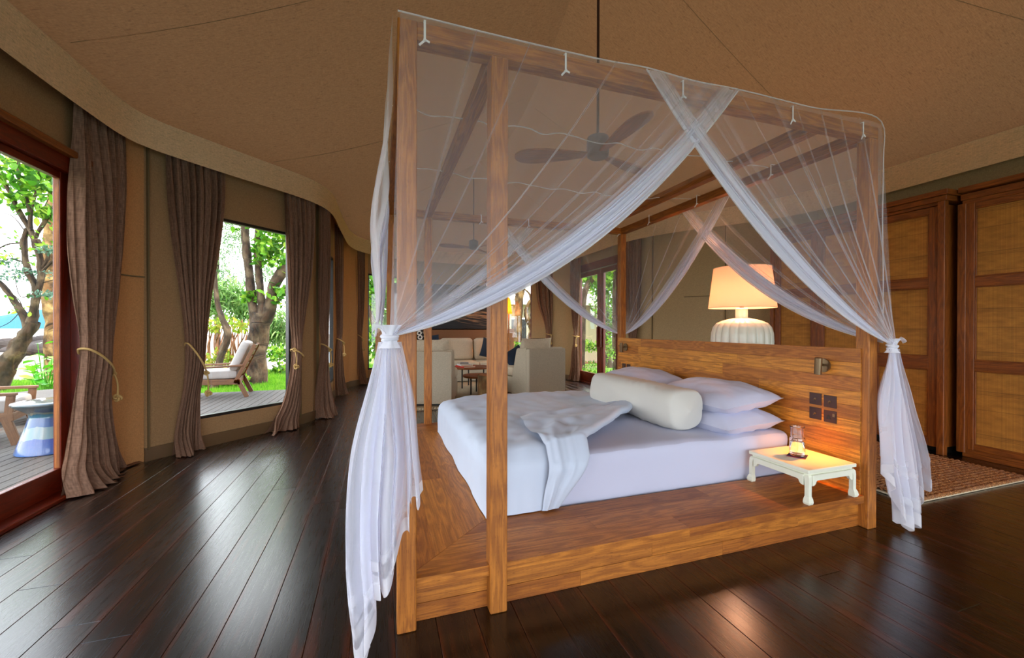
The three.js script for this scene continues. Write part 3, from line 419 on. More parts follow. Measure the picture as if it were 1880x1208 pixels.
{ // bedside table, coaster, carafe
  const W = 0.4, t = thing('bedside_table', 'low cream lacquered bedside table with curved hoof feet on the bed platform', 'table', [2.545, PT, -1.885]);
  part('top', cbox(W, 0.022, W, 0.003), MAT.white, t, [0, 0.189, 0]); part('waist', cbox(W - 0.03, 0.014, W - 0.03, 0.001), MAT.white, t, [0, 0.171, 0]);
  const ap = (L) => { const s = new THREE.Shape(); s.moveTo(-L / 2, 0.03); s.lineTo(L / 2, 0.03); s.lineTo(L / 2, -0.028); s.quadraticCurveTo(L / 2 - 0.02, -0.028, L / 2 - 0.026, -0.006); s.quadraticCurveTo(L / 2 - 0.03, 0, L / 2 - 0.045, 0); s.lineTo(-L / 2 + 0.045, 0); s.quadraticCurveTo(-L / 2 + 0.03, 0, -L / 2 + 0.026, -0.006); s.quadraticCurveTo(-L / 2 + 0.02, -0.028, -L / 2, -0.028); return new THREE.ExtrudeGeometry(s, { depth: 0.016, bevelEnabled: true, bevelSize: 0.002, bevelThickness: 0.002, bevelSegments: 1, curveSegments: 6 }); };
  for (let k = 0; k < 4; k++) part('apron', moved(ap(W - 0.07), [0, 0.134, W / 2 - 0.018]).rotateY(k * Math.PI / 2), MAT.white, t);
  const leg = (() => { const secs = [[0, 0.034, 0.006], [0.012, 0.04, 0.01], [0.03, 0.036, 0.007], [0.045, 0.026, 0], [0.1, 0.026, 0], [0.135, 0.028, 0], [0.155, 0.03, -0.002], [0.166, 0.026, -0.008]], pos = [], ix = [], uv = []; secs.forEach(([y, s0, o], i) => { const s = s0 * 0.74; const c = W / 2 - 0.002 + o, i0 = c - s * 1.25; for (const [x, z] of [[c, c], [i0, c], [i0, i0], [c, i0]]) { pos.push(x, y, z); uv.push(x, y); } if (i) for (let k = 0; k < 4; k++) { const a = (i - 1) * 4 + k, b = (i - 1) * 4 + (k + 1) % 4; ix.push(a, b, b + 4, a, b + 4, a + 4); } }); ix.push(0, 1, 2, 0, 2, 3); const l = secs.length * 4; ix.push(l - 4, l - 2, l - 3, l - 4, l - 1, l - 2); return build(pos, uv, ix).toNonIndexed(); })(); leg.computeVertexNormals();
  for (let k = 0; k < 4; k++) part('leg', leg, MAT.white, t, null, [0, k * Math.PI / 2, 0]);
  const C = [2.54, PT + 0.2, -1.9];
  const co = thing('coaster', 'small dark blue square coaster with a red edge under the glass carafe', 'coaster', C, 0.5); part('mat', cbox(0.1, 0.004, 0.1, 0.001), std({ color: hex('#22244a'), roughness: 0.8 }), co, [0, 0.002, 0]); part('binding', merge([0, 1].map((k) => moved(cbox(0.004, 0.0045, 0.1, 0.001), [k ? 0.05 : -0.05, 0.0023, 0]))), std({ color: hex('#8a1e30'), roughness: 0.8 }), co);
  const ca = thing('carafe', 'clear glass water carafe with an upturned tumbler on the bedside table', 'carafe', [C[0], C[1] + 0.0045, C[2]]);
  part('bottle', lathe([[0, 0], [0.036, 0], [0.041, 0.004], [0.0425, 0.012], [0.0425, 0.105], [0.041, 0.112], [0.0385, 0.116], [0.0382, 0.117], [0.0365, 0.117], [0.0395, 0.108], [0.04, 0.1], [0.04, 0.014], [0.037, 0.008], [0, 0.007]], 48), MAT.glassSolid, ca);
  part('tumbler', lathe([[0.0355, 0.100], [0.036, 0.118], [0.036, 0.165], [0.038, 0.178], [0.041, 0.184], [0.0405, 0.186], [0.0365, 0.18], [0.0342, 0.165], [0.0342, 0.1], [0.0355, 0.1]], 48), MAT.glassSolid, ca);
  part('water', lathe([[0, 0.0085], [0.0366, 0.0092], [0.0394, 0.0145], [0.0394, 0.088], [0, 0.0885]], 48), MAT.water, ca);
}
{ // reading lamps, switches and socket on the headboard
  const HX = 2.797;
  const light = (label, y, z) => {
    const t = thing('reading_lamp', label, 'lamp', [HX, y, z], 0, 'headboard reading lamps');
    part('wall_plate', cyl(0.045, 0.045, 0.012, 32), MAT.bronze, t, [-0.006, 0, 0], [0, 0, Math.PI / 2]); part('arm', cyl(0.008, 0.008, 0.05, 12), MAT.bronze, t, [-0.034, 0.004, 0.0], [0, 0, Math.PI / 2]);
    const sp = part('head', lathe([[0, 0.055], [0.019, 0.054], [0.021, 0.05], [0.021, -0.055], [0.019, -0.055], [0.019, -0.02], [0, -0.02]], 28), MAT.bronze, t, [-0.07, 0.0, 0.012], [0.1, 0, 0.08]);
    part('bulb', cyl(0.015, 0.015, 0.006, 16), std({ color: 0xffffff, emissive: hex('#ffb45a'), emissiveIntensity: 6 }), sp, [0, -0.03, 0]);
    const L = new THREE.SpotLight(0xff9a34, 2.4, 0, 0.6, 0.8); L.castShadow = true; L.position.set(HX - 0.075, y - 0.065, z + 0.012); L.target.position.set(HX - 0.27, 0, z + 0.04); scene.add(L, L.target); L.name = 'reading_lamp_spot'; return t;
  };
  light('small bronze swivelling reading lamp on the headboard above the switches and carafe', 0.972, -1.915); light('small bronze swivelling reading lamp at the far end of the headboard', 0.985, -4.19);
  const plate = (label, y, z, s = 0.078) => { const t = thing('light_switch', label, 'switch', [HX, y, z], 0, 'bronze switch plates'); part('plate', cbox(0.006, s, s, 0.001, 'z'), MAT.bronzeD, t, [-0.003, 0, 0]); part('toggle', merge([moved(cyl(0.007, 0.007, 0.004, 12), [-0.008, 0, 0], [0, 0, Math.PI / 2]), moved(cyl(0.0025, 0.004, 0.018, 8), [-0.014, -0.004, 0], [0, 0, 1.9])]), MAT.bronze, t); return t; };
  plate('square bronze switch plate, upper one nearer the pillows', 0.742, -1.966); plate('square bronze switch plate above the power socket', 0.739, -1.872); plate('square bronze switch plate, lower one nearer the pillows', 0.645, -1.966);
  plate('square bronze plate at the far end of the headboard, under the far reading lamp', 0.752, -4.225, 0.07); plate('square bronze plate at the far end of the headboard, right above the far pillow', 0.75, -4.13, 0.07);
  const so = thing('power_socket', 'bronze three-pin power socket plate below the switches on the headboard', 'socket', [HX, 0.641, -1.872]); part('plate', cbox(0.006, 0.078, 0.078, 0.001, 'z'), MAT.bronzeD, so, [-0.003, 0, 0]); part('pin_hole', merge([moved(cbox(0.002, 0.012, 0.006, 0.0003), [-0.0062, 0.004, -0.008]), moved(cbox(0.002, 0.006, 0.011, 0.0003), [-0.0062, -0.014, -0.018]), moved(cbox(0.002, 0.006, 0.011, 0.0003), [-0.0062, -0.014, 0.002]), moved(cbox(0.002, 0.02, 0.022, 0.0003), [-0.0058, -0.006, -0.008])]), MAT.black, so); part('rocker', cbox(0.006, 0.022, 0.014, 0.001), MAT.bronze, so, [-0.007, 0.012, 0.024]);
}
{ // lamp on the desk behind the headboard
  const D = [3.3, 0, -3.02], desk = thing('writing_desk', 'dark wood desk behind the headboard carrying the big ribbed lamp', 'desk', [3.215, 0, -3.02]);
  part('desktop', cbox(0.62, 0.035, 1.7, 0.004, 'z'), MAT.ward, desk, [0, 0.7675, 0]); for (const x of [-0.26, 0.26]) for (const z of [-0.78, 0.78]) part('leg', cbox(0.055, 0.75, 0.055, 0.004, 'y'), MAT.ward, desk, [x, 0.375, z]);
  const t = thing('table_lamp', 'large pale ribbed ceramic table lamp with a glowing cream drum shade', 'lamp', [D[0], 0.785, D[2]]);
  const prof = [[0, 0.16], [0.06, 0.2], [0.14, 0.235], [0.22, 0.258], [0.3, 0.268], [0.38, 0.264], [0.44, 0.248], [0.48, 0.215], [0.505, 0.16], [0.52, 0.1], [0.528, 0.065]];
  const rad = (y) => { for (let i = 1; i < prof.length; i++) if (y <= prof[i][0]) return lerp(prof[i - 1][1], prof[i][1], (y - prof[i - 1][0]) / (prof[i][0] - prof[i - 1][0])); return 0.06; };
  part('body', grid(200, 44, (u, v) => { const y = 0.528 * (1 - Math.pow(1 - v, 1.4)), an = u * 6.28318, k = Math.abs(Math.sin(an * 10)); const r = rad(y) * (0.925 + 0.075 * Math.pow(k, 0.55)); return V(Math.cos(an) * r, y, Math.sin(an) * r); }), MAT.ceramic, t);
  part('neck', lathe([[0.058, 0.522], [0.053, 0.53], [0.053, 0.615], [0.05, 0.622], [0, 0.622]], 32), MAT.ceramic, t); part('socket', cyl(0.018, 0.018, 0.06, 16), MAT.bronze, t, [0, 0.65, 0]);
  part('shade', lathe([[0.29, 0.625], [0.245, 1.01], [0.2435, 1.01], [0.2885, 0.6255], [0.29, 0.625]], 64), MAT.shade, t); part('shade_ring', merge([moved(new THREE.TorusGeometry(0.244, 0.003, 6, 64), [0, 1.008, 0], [Math.PI / 2, 0, 0]), moved(new THREE.TorusGeometry(0.289, 0.003, 6, 64), [0, 0.626, 0], [Math.PI / 2, 0, 0])]), MAT.cream, t);
  part('bulb', moved(new THREE.SphereGeometry(0.045, 20, 14), [0, 0.74, 0]), std({ color: 0xffffff, emissive: hex('#ff9c48'), emissiveIntensity: 3 }), t);
  const L = new THREE.PointLight(0xffb88c, 1.15); L.castShadow = true; L.shadow.radius = 2; L.position.set(D[0], 0.785 + 0.74, D[2]); L.name = 'table_lamp_light'; scene.add(L);
}

// ---------- mosquito net on the canopy ----------
{
  const net = thing('mosquito_net', 'sheer white mosquito net hung over the four-poster and knotted to its corner posts', 'net', [BO[0], 0, BO[2]]);
  const loc = (p) => V(p.x - BO[0], p.y, p.z - BO[2]);
  // one curtain of a side: strands run from the beam between A (at the post) and B (past the middle) down to the knot K
  const sideNet = (A, B, K, out, o = {}) => {
    const { calm = 1, sag = 0.1, seed = 1, a0 = 0.18, band = 0.92, straight = 0 } = o, nrm = V(...out), uB = 0.62;
    const top = (u) => { const t = u < uB ? Math.pow(u / uB, 0.95) * 0.91 : 0.91 + 0.09 * Math.pow((u - uB) / (1 - uB), 0.7); return A.clone().lerp(B, t); };
    const strand = (u, v) => {
      const P = top(u), q = P.clone().lerp(K, v), Lh = Math.hypot(P.x - K.x, P.z - K.z), low = Math.pow(u, 3) + (u > uB ? 0.25 * (u - uB) / (1 - uB) : 0);
      q.y -= (sag * (0.85 + 0.4 * low) * Lh) * 4 * v * (1 - v) * 0.62;
      const w = Math.sin(Math.PI * Math.min(1, v * 1.0)), f = Math.sin(u * 60 + 4 * n1(u * 7, seed)) * 0.012 + n1(u * 9 + seed * 3, seed + 2) * 0.02;
      const gather = (u > uB ? Math.sin((u - uB) * 110) * 0.016 * calm : 0);
      q.addScaledVector(nrm, f * (0.25 + w) * (1 - 0.6 * v) + gather * w + (o.bulge ?? 0) * Math.sin(Math.PI * v) * (0.4 + 0.6 * Math.cos(v * 9 + 1)) + 0.012 * (1 - v) + 0.02 * v);
      q.y += (u > uB ? Math.cos((u - uB) * 140) * 0.012 * w : 0);
      return q;
    };
    const line = (u) => { const k = Math.abs(Math.sin(u * 33 + 2.5 * n1(u * 6, seed + 5))); return Math.pow(1 - k, 12) * 0.22; };
    part('net_panel', grid(150, 40, (u, v) => loc(strand(u, v)), { alpha: (u, v) => clamp(a0 + line(u) * (0.5 + 0.5 * v) + (u > uB ? band * smooth(uB, uB + 0.16, u) * (0.45 + 0.55 * smooth(0, 0.35, v)) : 0) + 0.25 * smooth(0.72, 1, v), 0, 0.94) }), MAT.net, net);
    for (const [uu, w0, al] of o.pleats ?? []) part('net_pleat', grid(4, 40, (u, v) => { const w = w0 * (1 - 0.75 * v) + 0.003; const q = strand(uu, v), along = B.clone().sub(A).normalize(); return loc(q.addScaledVector(along, (u - 0.5) * w).addScaledVector(nrm, 0.006 + 0.006 * Math.sin(u * 3.14))); }, { alpha: (u, v) => al * (0.45 + 0.55 * smooth(0, 0.5, v)) * (0.55 + 0.45 * Math.abs(2 * u - 1)) }), MAT.net, net);
    part('net_edge', tube(Array.from({ length: 14 }, (_, k) => loc(strand(1, k / 13))), 0.004, 5, 40), MAT.hem, net);
  };
  const yT = BH + 0.004, zF = BZ0 + 0.01, zB = BZ1 - 0.01, K = { nl: V(0.034, 1.185, -1.58), nr: V(2.905, 1.115, -1.61), fl: V(0.03, 1.18, zB - 0.02), fr: V(2.87, 1.13, zB + 0.03) };
  sideNet(V(BX0 + 0.01, yT, zF), V(1.76, yT, zF), K.nl, [0, 0, 1], { sag: 0.15, seed: 1, pleats: [[0.38, 0.008, 0.6], [0.46, 0.005, 0.35], [0.53, 0.022, 0.3], [0.57, 0.008, 0.4], [0.605, 0.04, 0.25]] });
  sideNet(V(BX1 - 0.01, yT, zF), V(1.2, yT, zF), K.nr, [0, 0, 1], { sag: 0.13, seed: 4, a0: 0.16, pleats: [[0.08, 0.007, 0.45], [0.14, 0.006, 0.4], [0.2, 0.008, 0.5], [0.28, 0.006, 0.35], [0.35, 0.02, 0.4], [0.45, 0.007, 0.35], [0.53, 0.035, 0.3], [0.585, 0.015, 0.35]] });
  sideNet(V(BX0 + 0.01, yT, zB), V(1.76, yT, zB), K.fl, [0, 0, -1], { sag: 0.15, seed: 7, a0: 0.14 });
  sideNet(V(BX1 - 0.01, yT, zB), V(1.2, yT, zB), K.fr, [0, 0, -1], { sag: 0.16, seed: 9, a0: 0.14 });
  sideNet(V(BX0 - 0.01, yT, zF - 0.01), V(BX0 - 0.01, yT, -3.4), K.nl.clone().add(V(-0.03, 0, -0.02)), [-1, 0, 0], { sag: 0.1, seed: 12, a0: 0.3, bulge: 0.03, calm: 0.4 });
  sideNet(V(BX0 - 0.01, yT, zB), V(BX0 - 0.01, yT, -2.6), K.fl, [-1, 0, 0], { sag: 0.12, seed: 14 });
  sideNet(V(BX1 + 0.01, yT, zF), V(BX1 + 0.01, yT, -3.42), V(2.91, 1.13, -1.66), [1, 0, 0], { sag: 0.15, seed: 17, a0: 0.13, pleats: [[0.3, 0.012, 0.4], [0.45, 0.02, 0.35], [0.55, 0.05, 0.3]] });
  sideNet(V(BX1 + 0.01, yT, zB), V(BX1 + 0.01, yT, -2.74), K.fr, [1, 0, 0], { sag: 0.17, seed: 19, a0: 0.13, pleats: [[0.25, 0.012, 0.35], [0.42, 0.015, 0.4], [0.54, 0.05, 0.35]] });
  // roof sheet with its seam cords
  const roof = (x, z) => { const u = (x - BX0) / (BX1 - BX0), v = (BZ0 - z) / (BZ0 - BZ1); return BH + 0.006 - 0.1 * Math.sin(Math.PI * clamp(u)) * Math.sin(Math.PI * clamp(v)) + 0.012 * n2(x * 3, z * 3, 8) * Math.sin(Math.PI * clamp(v)); };
  part('net_roof', grid(60, 60, (u, v) => { const x = lerp(BX0 - 0.005, BX1 + 0.005, u), z = lerp(BZ0 + 0.012, BZ1 - 0.012, v); return loc(V(x, roof(x, z), z)); }, { alpha: () => 0.22 }), MAT.netW, net);
  for (const z0 of [-2.35, -3.15]) part('seam_cord', tube(Array.from({ length: 30 }, (_, k) => { const x = lerp(BX0, BX1, k / 29), z = z0 + 0.02 * Math.sin(k * 1.9) + 0.1 * Math.sin(k * 0.11); return loc(V(x, roof(x, z) - 0.004 + 0.006 * Math.sin(k * 2.7), z)); }), 0.0035, 5, 110), MAT.hem, net);
  // edge binding over the near and head beams
  part('net_hem', tube([[BX0, yT + 0.01, zF], [0.5, yT + 0.003, zF], [1.0, yT + 0.006, zF], [1.2, yT + 0.016, zF], [1.5, yT + 0.006, zF], [1.75, yT + 0.015, zF], [2.3, yT + 0.012, zF], [BX1 + 0.01, yT + 0.02, zF], [BX1 + 0.025, yT - 0.2, zF], [BX1 + 0.02, 1.9, zF], [BX1 + 0.03, 1.5, zF], [BX1 + 0.03, 1.2, zF]].map((p) => loc(V(...p))), 0.0035, 6, 90), MAT.hem, net);
  // gathered tails below the knots
  const tail = (k, L, Rr, fwd, label) => {
    const C = [K[k].x, K[k].y, K[k].z];
    const P = (u, v) => {
      const yb = L.y(u), y = lerp(C[1] - 0.02, yb, v), t = (C[1] - y) / C[1], w = smooth(0, 0.28, t) * 0.85 + 0.15 + 0.25 * t;
      const f = Math.sin(u * 46 + 3 * n1(u * 5, 3)), x = lerp(L.x0(t), L.x1(t), u) + 0.012 * f * w + 0.012 * n2(u * 8, y * 4, 5), z = C[2] + 0.03 * Math.cos(u * 46 + 1) * w + 0.03 * n2(u * 6 + 3, y * 2, 8) * w + 0.02 + fwd * t;
      return V(x, Math.max(0.004, y), z);
    };
    part('net_tail', grid(170, 46, (u, v) => loc(P(u, v)), { alpha: (u, v) => clamp(0.34 + 0.4 * Math.exp(-Math.pow((u - L.core) * 3.4, 2)) * (1 - 0.45 * smooth(0.55, 1, v)) + 0.25 * Math.pow(1 - Math.abs(Math.sin(u * 40)), 6) + 0.3 * smooth(0.2, 0, v), 0, 0.92) }), MAT.net, net);
    part('net_tail', grid(90, 30, (u, v) => loc(P(u * 0.96 + 0.02, v * 0.86).add(V(0.006, 0, -0.012 + 0.008 * Math.sin(u * 17)))), { alpha: () => 0.3 }), MAT.net, net);
    part('net_hem', grid(170, 4, (u, v) => loc(P(u, 1 - 0.07 * (1 - v)).add(V(0, 0, 0.003)))), MAT.hem, net);
    const kn = grid(28, 12, (u, v) => { const an = u * 6.28318, y = (v - 0.5) * 0.085, r = 0.018 + 9 * y * y + 0.004 * Math.sin(an * 6 + y * 40); return V(Math.cos(an) * r * 1.2, y, Math.sin(an) * r + 0.012); });
    part('gathered_knot', kn, MAT.knot, net, [C[0] - BO[0], C[1], C[2] - BO[2]]);
    part('knot_band', merge([moved(new THREE.TorusGeometry(0.022, 0.008, 8, 24).scale(1.15, 1, 1), [0, 0, 0.012], [Math.PI / 2 + 0.15, 0, 0]), moved(new THREE.TorusGeometry(0.021, 0.007, 8, 24).scale(1.15, 1, 1), [0.001, -0.012, 0.012], [Math.PI / 2 - 0.2, 0.1, 0])]), MAT.knot, net, [C[0] - BO[0], C[1], C[2] - BO[2]]);
    part('knot_ear', grid(16, 12, (u, v) => loc(V(C[0] + label * (0.012 + 0.05 * u), C[1] + 0.012 + 0.03 * Math.sin(u * 2.6) + 0.022 * (v - 0.5) * (0.4 + u), C[2] + 0.03 + 0.02 * Math.sin(v * 3.1) * u)), { alpha: () => 0.7 }), MAT.net, net);
    for (const [ua, ub, v0, sl] of L.bands) part('net_hem', grid(60, 3, (u, v) => { const uu = lerp(ua, ub, u); return loc(P(uu, clamp(v0 + sl * u - 0.035 * v, 0, 1)).add(V(0, 0, 0.004))); }), MAT.hem2, net);
  };
  const zig = (u, a) => 0.05 * Math.abs(((u * a) % 1) - 0.5) * 2;
  tail('nl', { x0: (t) => lerp(0.0, -0.115, Math.sin(Math.min(1, t * 1.7) * 1.57)) + (t > 0.7 ? 0.1 * (t - 0.7) : 0), x1: (t) => lerp(0.07, 0.15, Math.sin(Math.min(1, t * 1.9) * 1.57)), y: (u) => u < 0.45 ? 0.004 + 0.26 * smooth(0.15, 0.45, u) + zig(u, 6) : 0.26 + 0.3 * smooth(0.5, 0.95, u) + zig(u, 7), core: 0.45, bands: [[0.02, 0.5, 0.78, 0.14], [0.3, 0.7, 0.9, -0.06], [0.1, 0.4, 0.9, 0.04], [0.6, 0.98, 0.88, 0.05]] }, 0, 0.03, -1);
  tail('nr', { x0: (t) => lerp(2.87, 2.79, smooth(0, 0.4, t)) + 0.08 * smooth(0.6, 1, t), x1: (t) => lerp(2.95, 3.19, smooth(0, 0.85, t)) + (t > 0.85 ? -0.2 * (t - 0.85) : 0), y: (u) => u < 0.3 ? 0.34 - 0.3 * smooth(0.05, 0.3, u) + zig(u, 5) : 0.01 + 0.24 * smooth(0.55, 1, u) + zig(u, 6), core: 0.4, bands: [[0.02, 0.95, 0.66, 0.14], [0.3, 0.9, 0.86, 0.08], [0.25, 0.6, 0.84, 0.1], [0.1, 0.5, 0.72, -0.05]] }, 0, 0.02, 1);
  // small ties along the beams
  const tieGeo = merge([moved(cbox(0.009, 0.075, 0.002, 0.0005), [0, -0.036, 0.043]), moved(cbox(0.009, 0.002, 0.08, 0.0005), [0, 0.003, 0.005]), moved(cbox(0.008, 0.022, 0.003, 0.0005), [0.009, -0.078, 0.044], [0, 0, 1.2]), moved(cbox(0.008, 0.034, 0.003, 0.0005), [-0.012, -0.09, 0.044], [0, 0.3, -0.7]), moved(new THREE.SphereGeometry(0.007, 8, 6), [0, -0.076, 0.044])]);
  for (const [x, z, a] of [[0.17, zF - 0.05, 0], [0.79, zF - 0.05, 0], [1.43, zF - 0.05, 0], [2.17, zF - 0.05, 0], [2.74, zF - 0.05, 0], [1.05, zB + 0.05, 0], [1.6, zB + 0.05, 0], [BX1 - 0.05, zB + 0.05, -1.2], [BX1 - 0.05, -3.75, -1.57], [BX1 - 0.05, -3.05, -1.57], [BX1 - 0.05, -2.3, -1.57]]) part('tie', tieGeo, MAT.tie, net, [x - BO[0], BH + 0.002, z - BO[2]], [0, a, 0]);
}

// ---------- curtains ----------
function curtain(label, p0, dir, levels, side, folds = 9) {           // levels: [[xl, yl], [xr, yr]] measured outlines from the top to the floor; last number in levels[k][2] tells the tie
  const L = levels.map((l) => [onPlane(...l[0], p0, dir), onPlane(...l[1], p0, dir)]), n = L.length, tie = levels.findIndex((l) => l[2]);
  const top = L[0][0].y > L[0][1].y ? L[0][1].y : L[0][0].y, base = L[n - 1][0].clone().add(L[n - 1][1]).multiplyScalar(0.5); base.y = 0;
  for (const p of L[0]) p.y += 0.09;
  const cl = new THREE.CatmullRomCurve3(L.map((l) => l[0])), cr = new THREE.CatmullRomCurve3(L.map((l) => l[1]));
  const nrm = V(-dir[1], 0, dir[0]).normalize(); if (nrm.dot(V(0, 0, 0).sub(V(p0[0], 0, p0[1]))) < 0) nrm.negate();
  const tT = tie / (n - 1), t = thing('curtain', label, 'curtain', [base.x, 0, base.z], 0, 'brown linen window curtains');
  const seed = Math.floor(rr(1, 90)), pt = (u, v, off = 0) => {
    const a = cl.getPoint(v), b = cr.getPoint(v), w = a.distanceTo(b), q = a.lerp(b, u), pin = Math.exp(-Math.pow((v - tT) * 9, 2)), am = clamp(w * 0.075, 0.012, 0.04) * (1 - 0.35 * pin) * (0.55 + 0.45 * smooth(0, 0.2, v));
    const ph = u * folds * 6.283 + 1.3 * n2(v * 2.2, u * 3, seed) + seed; let d = Math.sin(ph) * am + 0.4 * am * Math.sin(ph * 2.3 + v * 4) + am * 0.7 * n2(u * 4 + seed, v * 3, 6);
    const round = Math.sin(Math.PI * u) * (0.02 * smooth(0, 0.15, v) + 0.05 * pin) ; d += round + off + 0.05 * smooth(0.88, 1, v) * Math.sin(u * 7 + seed);
    const pud = smooth(0.9, 1, v); q.addScaledVector(nrm, d + 0.09 * pud * (0.6 + 0.7 * n1(u * 3.4 + seed, 4))); q.y = Math.max(0.005 + 0.012 * pud * Math.abs(n1(u * 6 + seed, 7)), q.y * (1 - 0.55 * pud)); return q.sub(V(base.x, 0, base.z));
  };
  part('cloth', grid(150, 70, pt, { su: folds * 0.14, sv: 2.8 }), MAT.curtain, t);
  // back of the gathered bunch so that it has body
  part('lining', grid(30, 30, (u, v) => { const q = pt(u, v); const b = cl.getPoint(v).lerp(cr.getPoint(v), u).sub(V(base.x, 0, base.z)).addScaledVector(nrm, -0.045 * Math.sin(Math.PI * u) - 0.01); b.y = q.y; return b; }, { su: folds * 0.1, sv: 2.8 }), MAT.curtain, t);
  const A = cl.getPoint(tT), B = cr.getPoint(tT), ring = [], m = 26;
  for (let k = 0; k < m; k++) { const an = k / m * 6.283, u = 0.5 + 0.54 * Math.cos(an); const q = A.clone().lerp(B, u); q.addScaledVector(nrm, Math.sin(an) > 0 ? 0.075 * Math.sin(an) + 0.02 : 0.05 * Math.sin(an)); ring.push(q.sub(V(base.x, 0, base.z))); }
  const rp = part('tieback', tube(ring, 0.009, 6, 90, true), MAT.rope, t);
  const h = (side > 0 ? B : A).clone().addScaledVector(nrm, 0.05).sub(V(base.x, 0, base.z)), s = V(dir[0], 0, dir[1]).normalize().multiplyScalar(0.0), tl = [h.clone().add(V(0, 0.02, 0)), h.clone().add(s).add(V(0, -0.08, 0)).addScaledVector(nrm, 0.03), h.clone().add(V(0, -0.2, 0)).addScaledVector(nrm, 0.03)];
  part('tail', tube(tl, 0.007, 6, 14), MAT.rope, rp); part('knot', merge([moved(new THREE.TorusKnotGeometry(0.018, 0.009, 40, 6), tl[2].toArray()), moved(new THREE.TorusKnotGeometry(0.014, 0.007, 40, 6), h.toArray())]), MAT.rope, rp);
  return t;
}
const W45 = [[-1.625, -4.825], [0.698, -0.716]];
curtain('brown linen curtain tied back beside the big sliding door', [-2.115, -4], [0, 1], [[[137, 180], [232, 248]], [[137, 300], [228, 330]], [[139, 430], [222, 430]], [[146, 560], [211, 560]], [[150, 642], [193, 686], 1], [[140, 740], [199, 752]], [[129, 830], [217, 835]], [[113, 911], [243, 884]]], 1, 7);
curtain('brown linen curtain between the canvas wall and the armchair window', ...W45, [[[303, 272], [415, 318]], [[309, 345], [414, 372]], [[320, 440], [406, 450]], [[333, 540], [390, 545]], [[342, 632], [374, 684], 1], [[338, 710], [369, 720]], [[324, 780], [369, 775]], [[316, 840], [371, 818]]], 1, 8);
curtain('brown linen curtain at the other side of the armchair window', ...W45, [[[522, 348], [576, 372]], [[525, 420], [575, 425]], [[529, 500], [571, 502]], [[532, 580], [560, 582]], [[536, 642], [552, 655], 1], [[530, 700], [553, 703]], [[515, 750], [551, 752]], [[484, 797], [542, 793]]], -1, 6);
curtain('brown linen curtain at the bend of the tent wall', [-0.75, -5.93], [0.86, -0.5], [[[587, 378], [607, 394]], [[586, 450], [608, 455]], [[585, 540], [606, 545]], [[587, 600], [604, 602]], [[590, 632], [603, 642], 1], [[583, 690], [606, 692]], [[577, 735], [614, 735]], [[572, 771], [624, 768]]], 1, 4);
curtain('narrow brown linen curtain just past the bend in the tent wall', [-0.66, -7.8], [0.84, -0.55], [[[614, 418], [630, 438]], [[615, 480], [631, 484]], [[617, 550], [630, 552]], [[618, 600], [629, 602]], [[618, 622], [628, 630], 1], [[614, 665], [630, 668]], [[612, 695], [633, 697]], [[610, 723], [637, 722]]], 1, 4);
curtain('brown linen curtain beside the garden window behind the net', [-0.36, -9.12], [0.82, -0.57], [[[647, 450], [670, 455]], [[649, 500], [670, 502]], [[651, 550], [669, 552]], [[653, 590], [667, 592]], [[655, 615], [664, 624], 1], [[653, 655], [667, 657]], [[652, 680], [670, 681]], [[651, 703], [674, 700]]], 1, 4);
curtain('brown linen curtain beside the window with the twisted tree', [3.66, -9.3], [0.8, 0.6], [[[982, 473], [1014, 472]], [[983, 520], [1015, 520]], [[988, 560], [1015, 560]], [[998, 590], [1014, 590]], [[1002, 612], [1013, 615], 1], [[999, 650], [1015, 650]], [[996, 680], [1017, 680]], [[994, 702], [1019, 701]]], 1, 4);
curtain('brown linen curtain tied beside the glazed garden door', [4.2, -8.45], [0.35, 0.94], [[[1048, 474], [1066, 470]], [[1048, 520], [1066, 520]], [[1050, 560], [1065, 560]], [[1052, 595], [1063, 595]], [[1054, 615], [1062, 618], 1], [[1049, 650], [1063, 650]], [[1047, 680], [1064, 680]], [[1043, 702], [1065, 700]]], 1, 4);
curtain('brown linen curtain hanging behind the far bed post', [4.28, -6.45], [0.3, 0.95], [[[1148, 441], [1177, 434]], [[1148, 480], [1177, 480]], [[1149, 530], [1176, 530]], [[1151, 590], [1173, 590]], [[1155, 625], [1168, 625], 1], [[1151, 670], [1173, 668]], [[1150, 700], [1176, 698]], [[1148, 725], [1180, 722]]], 1, 5);

